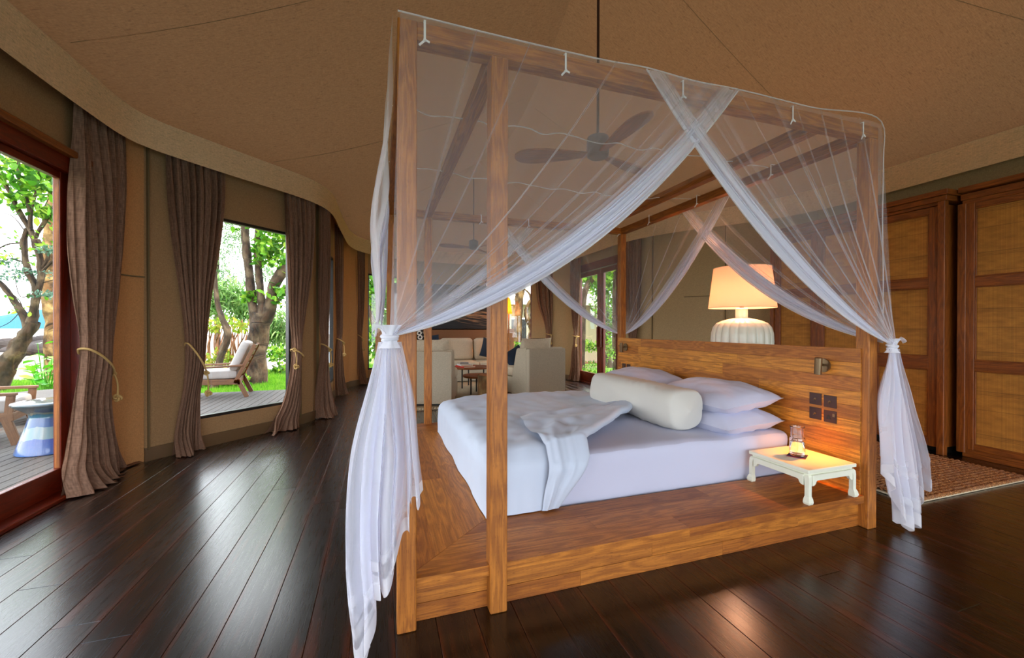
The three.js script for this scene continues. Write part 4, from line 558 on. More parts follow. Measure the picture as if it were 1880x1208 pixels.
// ---------- wardrobes with woven panels ----------
{
  const door = (parent, X, z0, z1, y0, y1, st, cuts, handleZ) => { // frame, recessed beads and three woven panels; face towards -x
    const d = part('door', merge([moved(cbox(0.03, y1 - y0, st, 0.003, 'y'), [X, (y0 + y1) / 2, z0 - st / 2]), moved(cbox(0.03, y1 - y0, st, 0.003, 'y'), [X, (y0 + y1) / 2, z1 + st / 2])]), MAT.ward, parent);
    const w = z0 - z1 - 2 * st, zc = (z0 + z1) / 2; let lo = y0;
    for (const [a, b] of cuts) { part('rail', moved(cbox(0.028, a - lo, w, 0.003, 'z'), [X + 0.001, (a + lo) / 2, zc]), MAT.ward, d); part('woven_panel', moved(cbox(0.008, b - a, w, 0.001, 'z'), [X + 0.012, (a + b) / 2, zc]), MAT.rattan, d);
      part('bead', merge([...[a + 0.006, b - 0.006].map((y) => moved(cbox(0.016, 0.012, w, 0.002, 'z'), [X - 0.002, y, zc])), ...[-1, 1].map((s) => moved(cbox(0.016, b - a - 0.024, 0.012, 0.002, 'y'), [X - 0.002, (a + b) / 2, zc + s * (w / 2 - 0.006)]))]), MAT.ward, d); lo = b; }
    part('rail', moved(cbox(0.028, y1 - lo, w, 0.003, 'z'), [X + 0.001, (y1 + lo) / 2, zc]), MAT.ward, d); return d;
  };
  const a = thing('wardrobe', 'dark wood wardrobe with three doors of woven rattan panels behind the bed', 'wardrobe', [5.4, 0, -3.3]), A = [5.4, -3.3];
  const bx = (p, O, n, w, h, d, c, g = 'y', m = MAT.ward) => part(n, cbox(w, h, d, 0.004, g), m, p, [c[0] - O[0], c[1], c[2] - O[1]]);
  bx(a, A, 'carcass', 0.5, 2.36, 1.76, [5.43, 1.24, -3.315]); bx(a, A, 'plinth', 0.44, 0.06, 1.7, [5.46, 0.03, -3.3], 'z', MAT.black);
  bx(a, A, 'pilaster', 0.06, 2.44, 0.055, [5.145, 1.22, -2.43]); bx(a, A, 'pilaster', 0.06, 2.44, 0.05, [5.145, 1.22, -4.2]);
  bx(a, A, 'cornice', 0.6, 0.05, 1.9, [5.38, 2.515, -3.32], 'z'); bx(a, A, 'cornice', 0.56, 0.05, 1.86, [5.39, 2.465, -3.32], 'z'); bx(a, A, 'top_rail', 0.05, 0.03, 1.74, [5.16, 2.425, -3.31], 'z');
  for (const [z0, z1] of [[-2.462, -3.034], [-3.038, -3.604], [-3.608, -4.172]]) { const d = door(a, 5.155, z0, z1, 0.062, 2.405, 0.07, [[0.14, 0.815], [0.94, 1.62], [1.715, 2.345]]); d.position.set(-A[0], 0, -A[1]); }
  const b = thing('wardrobe', 'dark wood wardrobe with wide woven rattan doors set back at the photo edge', 'wardrobe', [5.5, 0, -1.3]), B = [5.5, -1.3];
  bx(b, B, 'carcass', 0.38, 2.4, 2.1, [5.5, 1.22, -1.3]); bx(b, B, 'plinth', 0.42, 0.05, 2.1, [5.5, 0.025, -1.3], 'z'); bx(b, B, 'base_moulding', 0.44, 0.03, 2.1, [5.5, 0.062, -1.3], 'z');
  bx(b, B, 'cornice', 0.5, 0.05, 2.12, [5.47, 2.525, -1.3], 'z'); bx(b, B, 'cornice', 0.46, 0.06, 2.12, [5.49, 2.46, -1.3], 'z'); bx(b, B, 'top_rail', 0.04, 0.04, 2.1, [5.29, 2.41, -1.3], 'z'); bx(b, B, 'pilaster', 0.05, 2.36, 0.06, [5.285, 1.22, -2.35]);
  for (const [z0, z1] of [[-1.325, -2.322], [-0.25, -1.32]]) { const d = door(b, 5.29, z0, z1, 0.078, 2.395, 0.055, [[0.125, 0.825], [0.915, 1.61], [1.7, 2.345]]); d.position.set(-B[0], 0, -B[1]); }
}
{ // jute rug beside the wardrobes
  const c0 = [3.52, -1.8], c1 = [5.0, -1.85], w = 1.46, dz = 2.3, t = thing('jute_rug', 'chunky brown jute rug with a cream border between bed and wardrobes', 'rug', [4.255, 0.002, -2.95]);
  part('backing', cbox(w, 0.012, dz, 0.003), MAT.cream, t, [0, 0.006, 0]);
  const rows = []; for (let k = 0; k < 66; k++) { const z = -dz / 2 + 0.02 + k * (dz - 0.04) / 65; rows.push(grid(80, 5, (u, v) => { const an = v * Math.PI, b = 0.5 + 0.5 * Math.sin(u * 150 + (k % 2) * 2 + n2(u * 40, k, 5) * 2), r = 0.013 + 0.006 * b; return V((u - 0.5) * (w - 0.03), 0.011 + Math.sin(an) * r, z - Math.cos(an) * 0.019 + 0.003 * Math.sin(u * 300 + k)); }, { su: 1.4, sv: 0.04 })); const uv = rows[k].attributes.uv; for (let i = 0; i < uv.count; i++) uv.setY(i, uv.getY(i) + k * 0.037); }
  const m = part('braid', merge(rows), MAT.jute, t); m.userData.kind = 'stuff';
}
// ---------- ceiling fans ----------
{
  const fan = thing('ceiling_fan', 'dark three-bladed ceiling fan on a long rod above the bed', 'fan', [1.835, 2.74, -3.19]);
  part('motor', lathe([[0, -0.02], [0.07, -0.02], [0.092, -0.005], [0.096, 0.03], [0.096, 0.14], [0.092, 0.16], [0.06, 0.172], [0.03, 0.19], [0, 0.19]], 40), MAT.fan, fan); part('rod', cyl(0.012, 0.012, 2.0, 12), MAT.bronzeD, fan, [0, 1.18, 0]);
  const sh = new THREE.Shape(); sh.moveTo(0.08, -0.03); sh.bezierCurveTo(0.25, -0.05, 0.42, -0.12, 0.6, -0.105); sh.bezierCurveTo(0.78, -0.09, 0.78, 0.06, 0.62, 0.085); sh.bezierCurveTo(0.45, 0.1, 0.25, 0.05, 0.08, 0.03); sh.lineTo(0.08, -0.03);
  const bg = new THREE.ExtrudeGeometry(sh, { depth: 0.01, bevelEnabled: true, bevelThickness: 0.004, bevelSize: 0.004, bevelSegments: 2, curveSegments: 14 }); bg.rotateX(Math.PI / 2 + 0.2);
  for (const a of [204, 92, 340]) part('blade', bg, MAT.blade, fan, [0, 0.02, 0], [0, -a * Math.PI / 180, 0]);
  const f2 = copy(fan, 'dark three-bladed ceiling fan far off over the sitting area', [1.9, 2.9, -8.5], 0.5);
}

// ---------- sitting area ----------
{
  const ax = [0.97, -0.245], rugC = [1.45, -7.55];
  const rug = thing('area_rug', 'cream and brown woven rug under the armchairs and coffee tables', 'rug', [1.55, 0.002, -7.85], 0);
  part('pile', prism([[-1.15, -1.4], [1.6, -1.5], [1.55, 1.5], [-1.2, 1.86]], 0, 0.016), std({ map: T.weave, color: hex('#c8b89a'), roughness: 1, bumpMap: T.weaveB, bumpScale: 0.004 }), rug);
  const edge = []; for (const [[x0, z0], [x1, z1]] of [[[-1.2, 1.86], [1.55, 1.5]], [[1.55, 1.5], [1.6, -1.5]]]) { const L = Math.hypot(x1 - x0, z1 - z0), n = Math.floor(L / 0.045); for (let k = 0; k < n; k++) edge.push(moved(new THREE.SphereGeometry(0.02, 6, 5).scale(1, 0.8, 0.6), [lerp(x0, x1, (k + 0.5) / n), 0.02, lerp(z0, z1, (k + 0.5) / n)], [0, -Math.atan2(z1 - z0, x1 - x0) + 0.6, 0])); }
  part('rope_border', merge(edge), MAT.cream, rug).userData.kind = 'stuff';
  // armchairs: wrap-round upholstered shell, open front along +z
  const chair = (label, p, turn) => {
    const t = thing('armchair', label, 'armchair', p, turn, 'upholstered armchairs');
    const W = 0.86, D = 1.0;
    part('base', softBox(W - 0.02, 0.3, D - 0.02, 0.02, [10, 4, 10]), MAT.uph, t, [0, 0.18, 0]);
    part('plinth', cbox(W - 0.14, 0.03, D - 0.14, 0.003), MAT.black, t, [0, 0.02, 0]);
    part('back', softBox(W, 0.8, 0.11, 0.025, [16, 12, 4]), MAT.uph, t, [0, 0.435, -D / 2 + 0.055]);
    const sh = new THREE.Shape(); sh.moveTo(-D / 2 + 0.1, 0.035); sh.lineTo(-0.02, 0.035); sh.lineTo(-0.04, 0.36); sh.lineTo(-0.15, 0.79); sh.quadraticCurveTo(-0.16, 0.825, -0.2, 0.828); sh.lineTo(-D / 2 + 0.1, 0.835); sh.lineTo(-D / 2 + 0.1, 0.035);
    const g = new THREE.ExtrudeGeometry(sh, { depth: 0.08, bevelEnabled: true, bevelSize: 0.012, bevelThickness: 0.012, bevelSegments: 3, curveSegments: 12 }); g.rotateY(-Math.PI / 2);
    for (const s of [-1, 1]) part('arm', g, MAT.uph, t, [s > 0 ? W / 2 - 0.012 : -W / 2 + 0.092, 0, 0]);
    part('seat_cushion', softBox(W - 0.02, 0.17, D - 0.1, 0.06, [16, 6, 16], (q) => { if (q.z < -0.14) q.x *= 0.76; if (q.y > 0) q.y += 0.03 * (1 - Math.pow(q.x / 0.47, 2)); }), MAT.uphL, t, [0, 0.41, 0.09]);
    const bc = part('back_cushion', pillowGeo(0.7, 0.58, 0.28, 5, 0.05), MAT.uphL, t, [0, 0.73, -0.12], [1.28, 0, 0]);
    part('piping', tube(Array.from({ length: 40 }, (_, k) => { const an = k / 40 * 6.283, c = Math.cos(an), s = Math.sin(an), q = Math.pow(Math.pow(Math.abs(c), 6) + Math.pow(Math.abs(s), 6), -1 / 6); return V(c * q * 0.335, 0, s * q * 0.28); }), 0.006, 5, 90, true), MAT.piping, bc);
    return t;
  };
  chair('greige upholstered armchair seen from behind at the rug edge beside the bed foot', [0.76, 0.018, -6.72], Math.PI - 0.28);
  const c2 = chair('greige upholstered armchair with a dark cushion on its seat, angled near the garden door', [2.62, 0.018, -6.99], -2.8);
  const cushion = (label, mat, p, rot, w = 0.48, d = 0.46) => { const t = thing('throw_cushion', label, 'cushion', p); t.rotation.set(...rot); part('cover', pillowGeo(w, d, 0.15, p[0], 0.08, 20), mat, t); return t; };
  cushion('dark navy cushion on the seat of the armchair near the garden door', MAT.navy, [2.4, 0.64, -7.12], [1.25, 0.5, 0], 0.4, 0.4);
  // sofa along the back wall
  const sofa = thing('sofa', 'long greige sofa with loose back cushions under the dark artwork', 'sofa', [1.72, 0, -9.28], 0.0);
  part('base', softBox(2.6, 0.26, 0.95, 0.02, [20, 4, 8]), MAT.uph, sofa, [0, 0.16, 0]); part('back', softBox(2.6, 0.72, 0.16, 0.03, [20, 8, 4]), MAT.uph, sofa, [0, 0.43, -0.43]);
  for (const s of [-1, 1]) part('arm', softBox(0.16, 0.6, 0.95, 0.03, [4, 8, 8]), MAT.uph, sofa, [s * 1.3, 0.33, 0]);
  for (const x of [-0.81, 0, 0.81]) { part('seat_cushion', softBox(0.8, 0.18, 0.8, 0.06, [14, 5, 12]), MAT.uphL, sofa, [x, 0.36, 0.08]); part('back_cushion', softBox(0.79, 0.52, 0.24, 0.09, [14, 10, 6]), MAT.uphL, sofa, [x, 0.7, -0.26], [-0.16, 0, 0]); }
  for (const x of [-0.6, 0.6]) part('foot', cbox(0.06, 0.04, 0.06), MAT.black, sofa, [x, 0.02, 0.3]);
  cushion('dark navy cushion on the sofa behind the armchair back', MAT.navy, [1.0, 0.84, -9.1], [1.25, 0.1, 0], 0.55, 0.4);
  cushion('dark navy cushion at the open end of the sofa', MAT.navy, [2.47, 0.71, -9.12], [1.25, -0.3, 0], 0.5, 0.46);
  const chain = tex(128, 128, (u, v) => { const x = u * 3 % 1 - 0.5, y = (v * 4 + (Math.floor(u * 3) % 2) * 0.5) % 1 - 0.5, d = Math.hypot(x * 1.0, y * 0.8); return d < 0.42 && d > 0.2 ? [236, 230, 218] : [30, 28, 28]; }, true, 0.4, 0.4);
  cushion('black and white chain-patterned cushion against the back wall', std({ map: chain, roughness: 0.95 }), [0.74, 0.92, -9.1], [1.3, 0.2, 0.2], 0.42, 0.42);
  const tbl = (label, p, r, h) => { const t = thing('coffee_table', label, 'table', p, 0, 'round coffee tables'); part('top', lathe([[0, h - 0.04], [r - 0.01, h - 0.04], [r, h - 0.03], [r, h - 0.004], [r - 0.005, h], [0, h]], 48), MAT.ward, t); for (let k = 0; k < 3; k++) part('leg', cyl(0.014, 0.014, h - 0.04, 10), MAT.black, t, [Math.cos(k * 2.094 + 0.5) * r * 0.7, (h - 0.04) / 2, Math.sin(k * 2.094 + 0.5) * r * 0.7]); return t; };
  tbl('taller round dark wood coffee table with books on it', [1.75, 0.016, -8.0], 0.36, 0.42); tbl('lower round dark wood coffee table half hidden by the bed post', [1.72, 0.016, -7.2], 0.3, 0.34);
  const book = (label, p, s, c, a) => { const t = thing('book', label, 'book', p, a, 'books on the coffee table'); const m = std({ color: hex(c), roughness: 0.6 }); part('cover', merge([moved(cbox(s[0], 0.003, s[2], 0.0008), [0, 0.0015, 0]), moved(cbox(s[0], 0.003, s[2], 0.0008), [0, s[1] - 0.0015, 0]), moved(cbox(0.004, s[1], s[2], 0.0008), [-s[0] / 2 + 0.002, s[1] / 2, 0])]), m, t); part('pages', cbox(s[0] - 0.012, s[1] - 0.006, s[2] - 0.01, 0.0005), MAT.cream, t, [0, s[1] / 2, 0]); };
  book('red book lying at the bottom of the pile', [1.6, 0.4365, -7.86], [0.26, 0.03, 0.34], '#c8281c', 0.3); book('white book lying on the red one', [1.59, 0.467, -7.87], [0.24, 0.028, 0.3], '#e6e6e2', 0.1); book('small dark blue book lying on top of the pile', [1.58, 0.4955, -7.87], [0.16, 0.022, 0.2], '#2a3c5c', -0.2);
  const st = thing('stump_stool', 'rough tree-stump stool by the foot of the bed', 'stool', [1.66, 0.016, -6.3]);
  part('trunk', grid(48, 16, (u, v) => { const an = u * 6.283, r = 0.17 * (1 + 0.07 * n2(Math.cos(an) * 3 + 9, Math.sin(an) * 3 + v, 3) + 0.05 * Math.sin(an * 9)); return V(Math.cos(an) * r, 0.44 * v, Math.sin(an) * r); }, { su: 1, sv: 0.4 }), MAT.barkW, st); part('seat', lathe([[0, 0.44], [0.155, 0.44], [0.165, 0.436]], 32), MAT.teakC, st);
  // floor lamp with amber shade
  const lp = at(931, 560, 9.35), fl = thing('floor_lamp', 'slim floor lamp with a small glowing amber shade behind the bed post', 'lamp', [lp.x, 0, lp.z]);
  part('base', lathe([[0, 0], [0.14, 0], [0.14, 0.012], [0.02, 0.02], [0, 0.02]], 32), MAT.rope, fl); part('pole', cyl(0.016, 0.02, 1.55, 10), MAT.teakC, fl, [0.04, 0.78, 0]); part('cord', tube([V(0.04, 1.55, 0), V(0.06, 1.9, 0), V(0.03, 2.15, 0), V(-0.02, 2.05, 0.0), V(-0.03, 1.96, 0)], 0.006, 5, 24), MAT.rope, fl);
  part('shade', lathe([[0.13, 1.53], [0.085, 1.86], [0.03, 1.93], [0.028, 1.93], [0.083, 1.855], [0.1285, 1.53], [0.13, 1.53]], 40), phys({ color: hex('#f8cc70'), roughness: 1, transmission: 0.5, thickness: 0, specularIntensity: 0 }), fl, [-0.01, 0, 0]);
  part('bulb', new THREE.SphereGeometry(0.03, 14, 10), std({ color: 0xffffff, emissive: hex('#ffb84a'), emissiveIntensity: 4 }), fl, [-0.01, 1.68, 0]);
  const L = new THREE.PointLight(0xffb860, 1.1); L.castShadow = true; L.position.set(lp.x - 0.01, 1.68, lp.z); L.name = 'floor_lamp_light'; scene.add(L);
  // artwork: long dark print of weathered driftwood
  const art = tex(1024, 384, (u, v) => { const d = fbm(u, v, 3, 3, 4, 4), y = v - 0.3 + 0.2 * (u - 0.6) + 0.14 * (d - 0.5), body = smooth(0.3, 0.12, Math.abs(y)) * smooth(0.2, 0.42, u + 0.14 * (d - 0.5)); const s = fbm(u, v + 0.35 * u, 10, 46, 4, 9), k = Math.pow(smooth(0.32, 0.75, s), 1.4) * body; return mix3([14, 15, 18], [188, 146, 104], k); }, true, 1, 1);
  const aw = thing('artwork', 'wide dark photographic print of weathered driftwood on the back wall', 'picture', [1.72, 1.71, -10.0]); const cv = part('print', new THREE.BoxGeometry(2.75, 1.05, 0.03), std({ map: art, roughness: 0.5 }), aw); part('frame', merge([...[-1, 1].map((s) => moved(cbox(2.79, 0.03, 0.05), [0, s * 0.54, 0])), ...[-1, 1].map((s) => moved(cbox(0.03, 1.05, 0.05, 0.003, 'y'), [s * 1.39, 0, 0]))]), MAT.black, aw);
  const ln = part('ledge', moved(cbox(3.4, 1.16, 0.05), [1.6, 0.6, -10.0]), std({ color: hex('#8a5c38'), roughness: 0.7 }), scene); ln.name = 'wall_panelling'; ln.userData.kind = 'structure';
}

// ---------- outdoors ----------
function leaves(n, where, size, colors, seed, wd = 0.24, mat = MAT.leaf) {       // many leaves, nobody could count them: instances
  const r = rng(seed), g = build([0, 0, 0, 0.28, 0.06, wd * 0.9, 0.62, 0.05, wd, 1, -0.08, 0, 0.62, 0.05, -wd, 0.28, 0.06, -wd * 0.9, 0.5, 0, 0], [0, 0, 1, 0, 1, 1, 0, 1, 0, 0, 1, 0, 1, 1], [0, 1, 6, 1, 2, 6, 2, 3, 6, 3, 4, 6, 4, 5, 6, 5, 0, 6]), m = new THREE.InstancedMesh(g, mat, n), o = new THREE.Object3D(), c = new THREE.Color(), P = V(0, 0, 0);
  for (let i = 0; i < n; i++) { where(P, r); o.position.copy(P); o.rotation.set(r() * 6.3, r() * 6.3, r() * 6.3); const s = size * (0.6 + 0.8 * r()); o.scale.set(s, s, s); o.updateMatrix(); m.setMatrixAt(i, o.matrix); const a = colors[Math.floor(r() * colors.length)]; c.set(a).multiplyScalar(0.75 + 0.5 * r()); m.setColorAt(i, c); }
  m.castShadow = m.receiveShadow = true; m.name = 'foliage'; m.userData.kind = 'stuff'; return m;
}
const blobs = (list) => (P, r) => { const b = list[Math.floor(r() * list.length)], s = Math.pow(r(), 0.45); let x, y, z; do { x = r() * 2 - 1; y = r() * 2 - 1; z = r() * 2 - 1; } while (x * x + y * y + z * z > 1); const l = Math.hypot(x, y, z) || 1; P.set(b[0].x + x / l * s * b[1], b[0].y + y / l * s * b[2], b[0].z + z / l * s * b[1]); };
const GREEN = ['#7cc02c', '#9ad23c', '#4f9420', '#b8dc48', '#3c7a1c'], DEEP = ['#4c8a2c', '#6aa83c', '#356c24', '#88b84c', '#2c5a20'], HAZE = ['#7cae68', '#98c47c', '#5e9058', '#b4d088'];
const limb = (list, d) => list.map(([x, y, r, dd]) => [at(x, y, dd ?? d), r]);
{ // ground, beach, sea, far hills
  struct('ground', grid(60, 60, (u, v) => { const x = lerp(-16, 34, u), z = lerp(x < -4 ? -19.5 : lerp(-19.5, -46, smooth(-4, 2, x)), 8, v); return V(x, -0.42 + 0.05 * n2(x * 0.6, z * 0.6, 4) - 0.4 * smooth(9, 24, Math.hypot(x, z + 4)) * (x < 2 ? 1 : 0.2), z); }, { su: 56, sv: 54 }), MAT.lawn);
  struct('beach', grid(20, 20, (u, v) => V(lerp(-120, -5, u), -0.86 + 0.08 * n2(u * 12, v * 12, 3) - 0.8 * smooth(0.6, 0, u), lerp(-120, 30, v)), { su: 115, sv: 150 }), MAT.sand);
  struct('sea', moved(new THREE.PlaneGeometry(900, 900), [-300, -1.25, -300], [-Math.PI / 2, 0, 0]), MAT.sea);
  const hill = (pts, d) => { const n = pts.length; struct('hill', grid((n - 1) * 8, 10, (u, v) => { const k = u * (n - 1), i = Math.min(n - 2, Math.floor(k)), y = lerp(pts[i][1], pts[i + 1][1], k - i) + 1.2 * n1(k * 4, 3), x = lerp(pts[i][0], pts[i + 1][0], k - i), top = at(x, y, d * (1 + 0.25 * v)); return V(top.x, lerp(-3, Math.max(-2, top.y), Math.sin(v * Math.PI)), top.z); }), MAT.hill); };
  hill([[-500, 596], [-200, 584], [-60, 590], [10, 578], [50, 571], [90, 567], [150, 570], [220, 580], [330, 596]], 420);
}
{ // terrace decking round the tent
  const dk = struct('terrace'), w = 0.105; const gs = {};
  for (let x = -6.6, k = 0; x < -0.95; x += w + 0.007, k++) { const zn = x < -2.34 ? 2.5 : ZFAR(x) - 0.08, zf = -9.0; let z = zn; while (z > zf) { const e = Math.max(zf, z - (k % 2 && z === zn ? 2.1 : 3.6)), L = +(z - e - 0.004).toFixed(2); const key = L + '_' + k % 3; gs[key] ??= cbox(w, 0.025, L, 0.003, 'z'); part('deck_plank', gs[key], MAT.deck, dk, [x, -0.0325, (z + e) / 2]); z = e; } }
  part('joist', merge([-8.9, -7, -5, -3, -1, 1, 2.4].map((z) => moved(cbox(z < -5 ? 4.2 : 4.2, 0.1, 0.06), [-4.5, -0.1, z]))), MAT.sub, dk);
  part('fascia_board', moved(cbox(5.7, 0.16, 0.03, 0.003, 'x'), [-3.75, -0.13, -9.02]), MAT.deck, dk);
}
{ // terrace furniture
  const WD = std({ map: T.deck, color: hex('#c89468'), roughness: 0.6 });
  const ch = thing('lounge_chair', 'teak terrace lounge chair with pale cushions and slatted back outside the window', 'chair', [-2.76, -0.02, -8.52], 0);
  const bar = (a, b, w, d) => { const A = V(...a), B = V(...b), L = A.distanceTo(B), g = cbox(w, L, d, 0.004, 'y'), o = new THREE.Object3D(); o.position.copy(A).lerp(B, 0.5); o.quaternion.setFromUnitVectors(V(0, 1, 0), B.clone().sub(A).normalize()); o.updateMatrix(); return g.applyMatrix4(o.matrix); };
  for (const s of [-1, 1]) { const x = s * 0.33; part('leg', bar([x, 0, 0.42], [x, 0.3, 0.34], 0.045, 0.07), WD, ch); part('leg', bar([x, 0, -0.48], [x, 0.32, -0.34], 0.045, 0.07), WD, ch); part('side_rail', bar([x, 0.27, -0.38], [x, 0.3, 0.4], 0.045, 0.09), WD, ch); part('arm', bar([x, 0.56, -0.42], [x, 0.53, 0.42], 0.07, 0.03), WD, ch); part('arm_post', bar([x, 0.28, 0.36], [x, 0.53, 0.38], 0.045, 0.06), WD, ch); part('back_post', bar([x, 0.25, -0.3], [x, 0.93, -0.6], 0.045, 0.06), WD, ch); }
  part('front_rail', cbox(0.62, 0.08, 0.03), WD, ch, [0, 0.29, 0.38]); part('rear_rail', cbox(0.62, 0.08, 0.03), WD, ch, [0, 0.28, -0.34]);
  for (let k = 0; k < 5; k++) part('slat', cbox(0.62, 0.085, 0.02), WD, ch, [0, 0.42 + k * 0.115, -0.375 - k * 0.051], [-0.415, 0, 0]);
  const CU = std({ map: T.linen, color: hex('#b4b0ac'), roughness: 0.95 });
  part('seat_cushion', softBox(0.6, 0.15, 0.72, 0.05, [12, 5, 12]), CU, ch, [0, 0.4, 0.03]); part('back_cushion', softBox(0.58, 0.56, 0.15, 0.06, [12, 12, 5]), CU, ch, [0, 0.72, -0.36], [-0.4, 0, 0]);
  ch.rotation.y = Math.atan2(-0.80, -0.60) + 0.8;
  copy(ch, 'teak terrace lounge chair with a grey cushion cut off by the photo edge', [-4.12, -0.02, -5.82], 1.9);
  const tp = [-4.33, -0.02, -7.2], tb = thing('terrace_table', 'low round teak terrace table behind the blue ceramic stool', 'table', tp);
  part('top', lathe([[0, 0.26], [0.56, 0.26], [0.6, 0.28], [0.6, 0.315], [0.59, 0.32], [0, 0.32]], 56), MAT.deck, tb); part('edge', lathe([[0.52, 0.2], [0.575, 0.2], [0.59, 0.27], [0.52, 0.27], [0.52, 0.2]], 56), WD, tb);
  for (let k = 0; k < 4; k++) { const a = k * 1.571 + 0.95; part('leg', bar([Math.cos(a) * 0.46, 0, Math.sin(a) * 0.46], [Math.cos(a) * 0.44, 0.26, Math.sin(a) * 0.44], 0.07, 0.1), WD, tb); }
  const glaze = tex(256, 256, (u, v) => { const j = 0.06 * (fbm(u, 0, 14, 1, 3, 3) - 0.5) + 0.02 * (tn(u * 60, 0, 60, 1, 4) - 0.5), y = v + j; if (y > 0.80) return mix3([62, 92, 104], [104, 132, 132], fbm(u, v, 8, 8, 3, 5)); if (y > 0.76) return [168, 178, 150]; if (y > 0.68) return mix3([20, 128, 168], [44, 160, 180], fbm(u, v, 9, 4, 2, 6)); if (y > 0.52) return mix3([18, 104, 190], [30, 140, 196], fbm(u, v, 9, 4, 2, 6)); if (y > 0.30) return mix3([220, 226, 214], [90, 170, 200], fbm(u, v * 0.4, 22, 3, 3, 8)); return mix3([24, 92, 200], [70, 140, 220], smooth(0.3, 0.0, y) * 0.7 + 0.3 * fbm(u, v, 9, 6, 2, 4)); }, true, 1, 1);
  const sp = at(91, 824, 4.05), stl = thing('ceramic_stool', 'hourglass ceramic garden stool with a running blue and white glaze', 'stool', [sp.x, -0.02, sp.z]);
  const pr = [[0, 0], [0.225, 0], [0.232, 0.012], [0.215, 0.08], [0.185, 0.18], [0.16, 0.27], [0.142, 0.345], [0.138, 0.37], [0.15, 0.392], [0.2, 0.43], [0.25, 0.468], [0.258, 0.485], [0.25, 0.5], [0.2, 0.508], [0, 0.51]];
  const lg = lathe(pr, 56), lu = lg.attributes.uv, lpz = lg.attributes.position; for (let i = 0; i < lu.count; i++) lu.setY(i, lpz.getY(i) / 0.51);
  part('body', lg, phys({ map: glaze, color: hex('#b0b0b0'), roughness: 0.25, clearcoat: 1, clearcoatRoughness: 0.08 }), stl);
}
{ // old leaning tree seen through the sliding door
  const d = 10, b = at(-25, 730, d), t = thing('tree', 'old gnarled leaning tree with mossy forked trunk beyond the sliding door', 'tree', [b.x, -0.5, b.z]);
  const L = (l, dd = d) => limb(l, dd).map(([p, r]) => [p.sub(V(b.x, -0.5, b.z)), r * 0.62]);
  part('trunk', taper(L([[-30, 745, 0.42], [0, 690, 0.36], [22, 655, 0.3], [40, 625, 0.24], [54, 605, 0.2], [60, 590, 0.19]]), 12, 5, 0.25), MAT.bark, t);
  const br = [[[54, 600, 0.2], [44, 580, 0.15], [28, 556, 0.11], [8, 528, 0.09], [-20, 500, 0.08]], [[58, 592, 0.19], [64, 560, 0.14], [66, 530, 0.12], [52, 500, 0.11], [46, 470, 0.1], [44, 440, 0.1], [52, 420, 0.1]], [[64, 545, 0.13], [74, 520, 0.11], [74, 480, 0.11], [66, 450, 0.11], [58, 425, 0.1]], [[58, 425, 0.1], [36, 390, 0.09], [14, 345, 0.08], [-10, 310, 0.07]], [[56, 425, 0.08], [54, 385, 0.07], [36, 330, 0.06], [34, 290, 0.05]], [[62, 440, 0.08], [80, 410, 0.07], [100, 380, 0.06], [120, 360, 0.05]], [[72, 500, 0.06], [88, 470, 0.06], [70, 440, 0.05]], [[76, 500, 0.06], [94, 482, 0.05], [112, 470, 0.04]], [[56, 400, 0.05], [66, 350, 0.04], [74, 300, 0.035]]];
  for (const k of br) part('branch', taper(L(k), 8, 5, 0.2), MAT.bark, t);
  const tw = []; for (const k of [[[44, 445, 0.035], [10, 450, 0.025], [-20, 470, 0.02]], [[40, 480, 0.025], [16, 475, 0.02], [-20, 500, 0.015]], [[50, 430, 0.02], [20, 395, 0.015], [-10, 392, 0.01]], [[60, 540, 0.02], [38, 545, 0.015], [26, 500, 0.01]], [[8, 528, 0.02], [40, 560, 0.015], [20, 590, 0.012], [-15, 606, 0.01]], [[76, 520, 0.02], [104, 512, 0.012]], [[70, 400, 0.02], [100, 345, 0.012]]]) tw.push(taper(L(k), 5, 4)); part('twigs', merge(tw), MAT.bark, t);
  const bl = (l) => l.map(([x, y, r, ry]) => [at(x, y, d).sub(V(b.x, -0.5, b.z)), r, ry ?? r]);
  t.add(leaves(620, blobs(bl([[10, 320, 0.55], [45, 330, 0.5], [80, 350, 0.5], [20, 295, 0.6], [70, 310, 0.5], [90, 390, 0.35], [40, 372, 0.35], [-20, 340, 0.6], [95, 330, 0.5]])), 0.2, GREEN, 5));
  t.add(leaves(90, blobs(bl([[20, 440, 0.4], [85, 450, 0.3], [45, 560, 0.4], [30, 480, 0.4]])), 0.14, GREEN, 6));
  t.add(leaves(900, blobs(bl([[10, 480, 0.5, 0.12], [60, 500, 0.5, 0.1], [95, 460, 0.3, 0.1], [20, 510, 0.5, 0.1], [90, 540, 0.35, 0.08]])), 0.07, ['#7ca08c', '#5c8a74', '#98b49c'], 8));
  // second rough trunk at the door edge and feathery background
  const b2 = at(101, 690, 13), t2 = thing('tree', 'rough reddish tree trunk just inside the sliding door edge', 'tree', [b2.x, -0.6, b2.z]); const L2 = (l) => limb(l, 13).map(([p, r]) => [p.sub(V(b2.x, -0.6, b2.z)), r]);
  part('trunk', taper(L2([[103, 712, 0.3], [102, 640, 0.26], [98, 560, 0.24], [86, 505, 0.22], [96, 440, 0.2], [104, 340, 0.16]]), 10, 5, 0.25), MAT.barkW, t2); t2.add(leaves(500, blobs([[at(100, 300, 13).sub(V(b2.x, -0.6, b2.z)), 1.4, 1.0]]), 0.2, DEEP, 11));
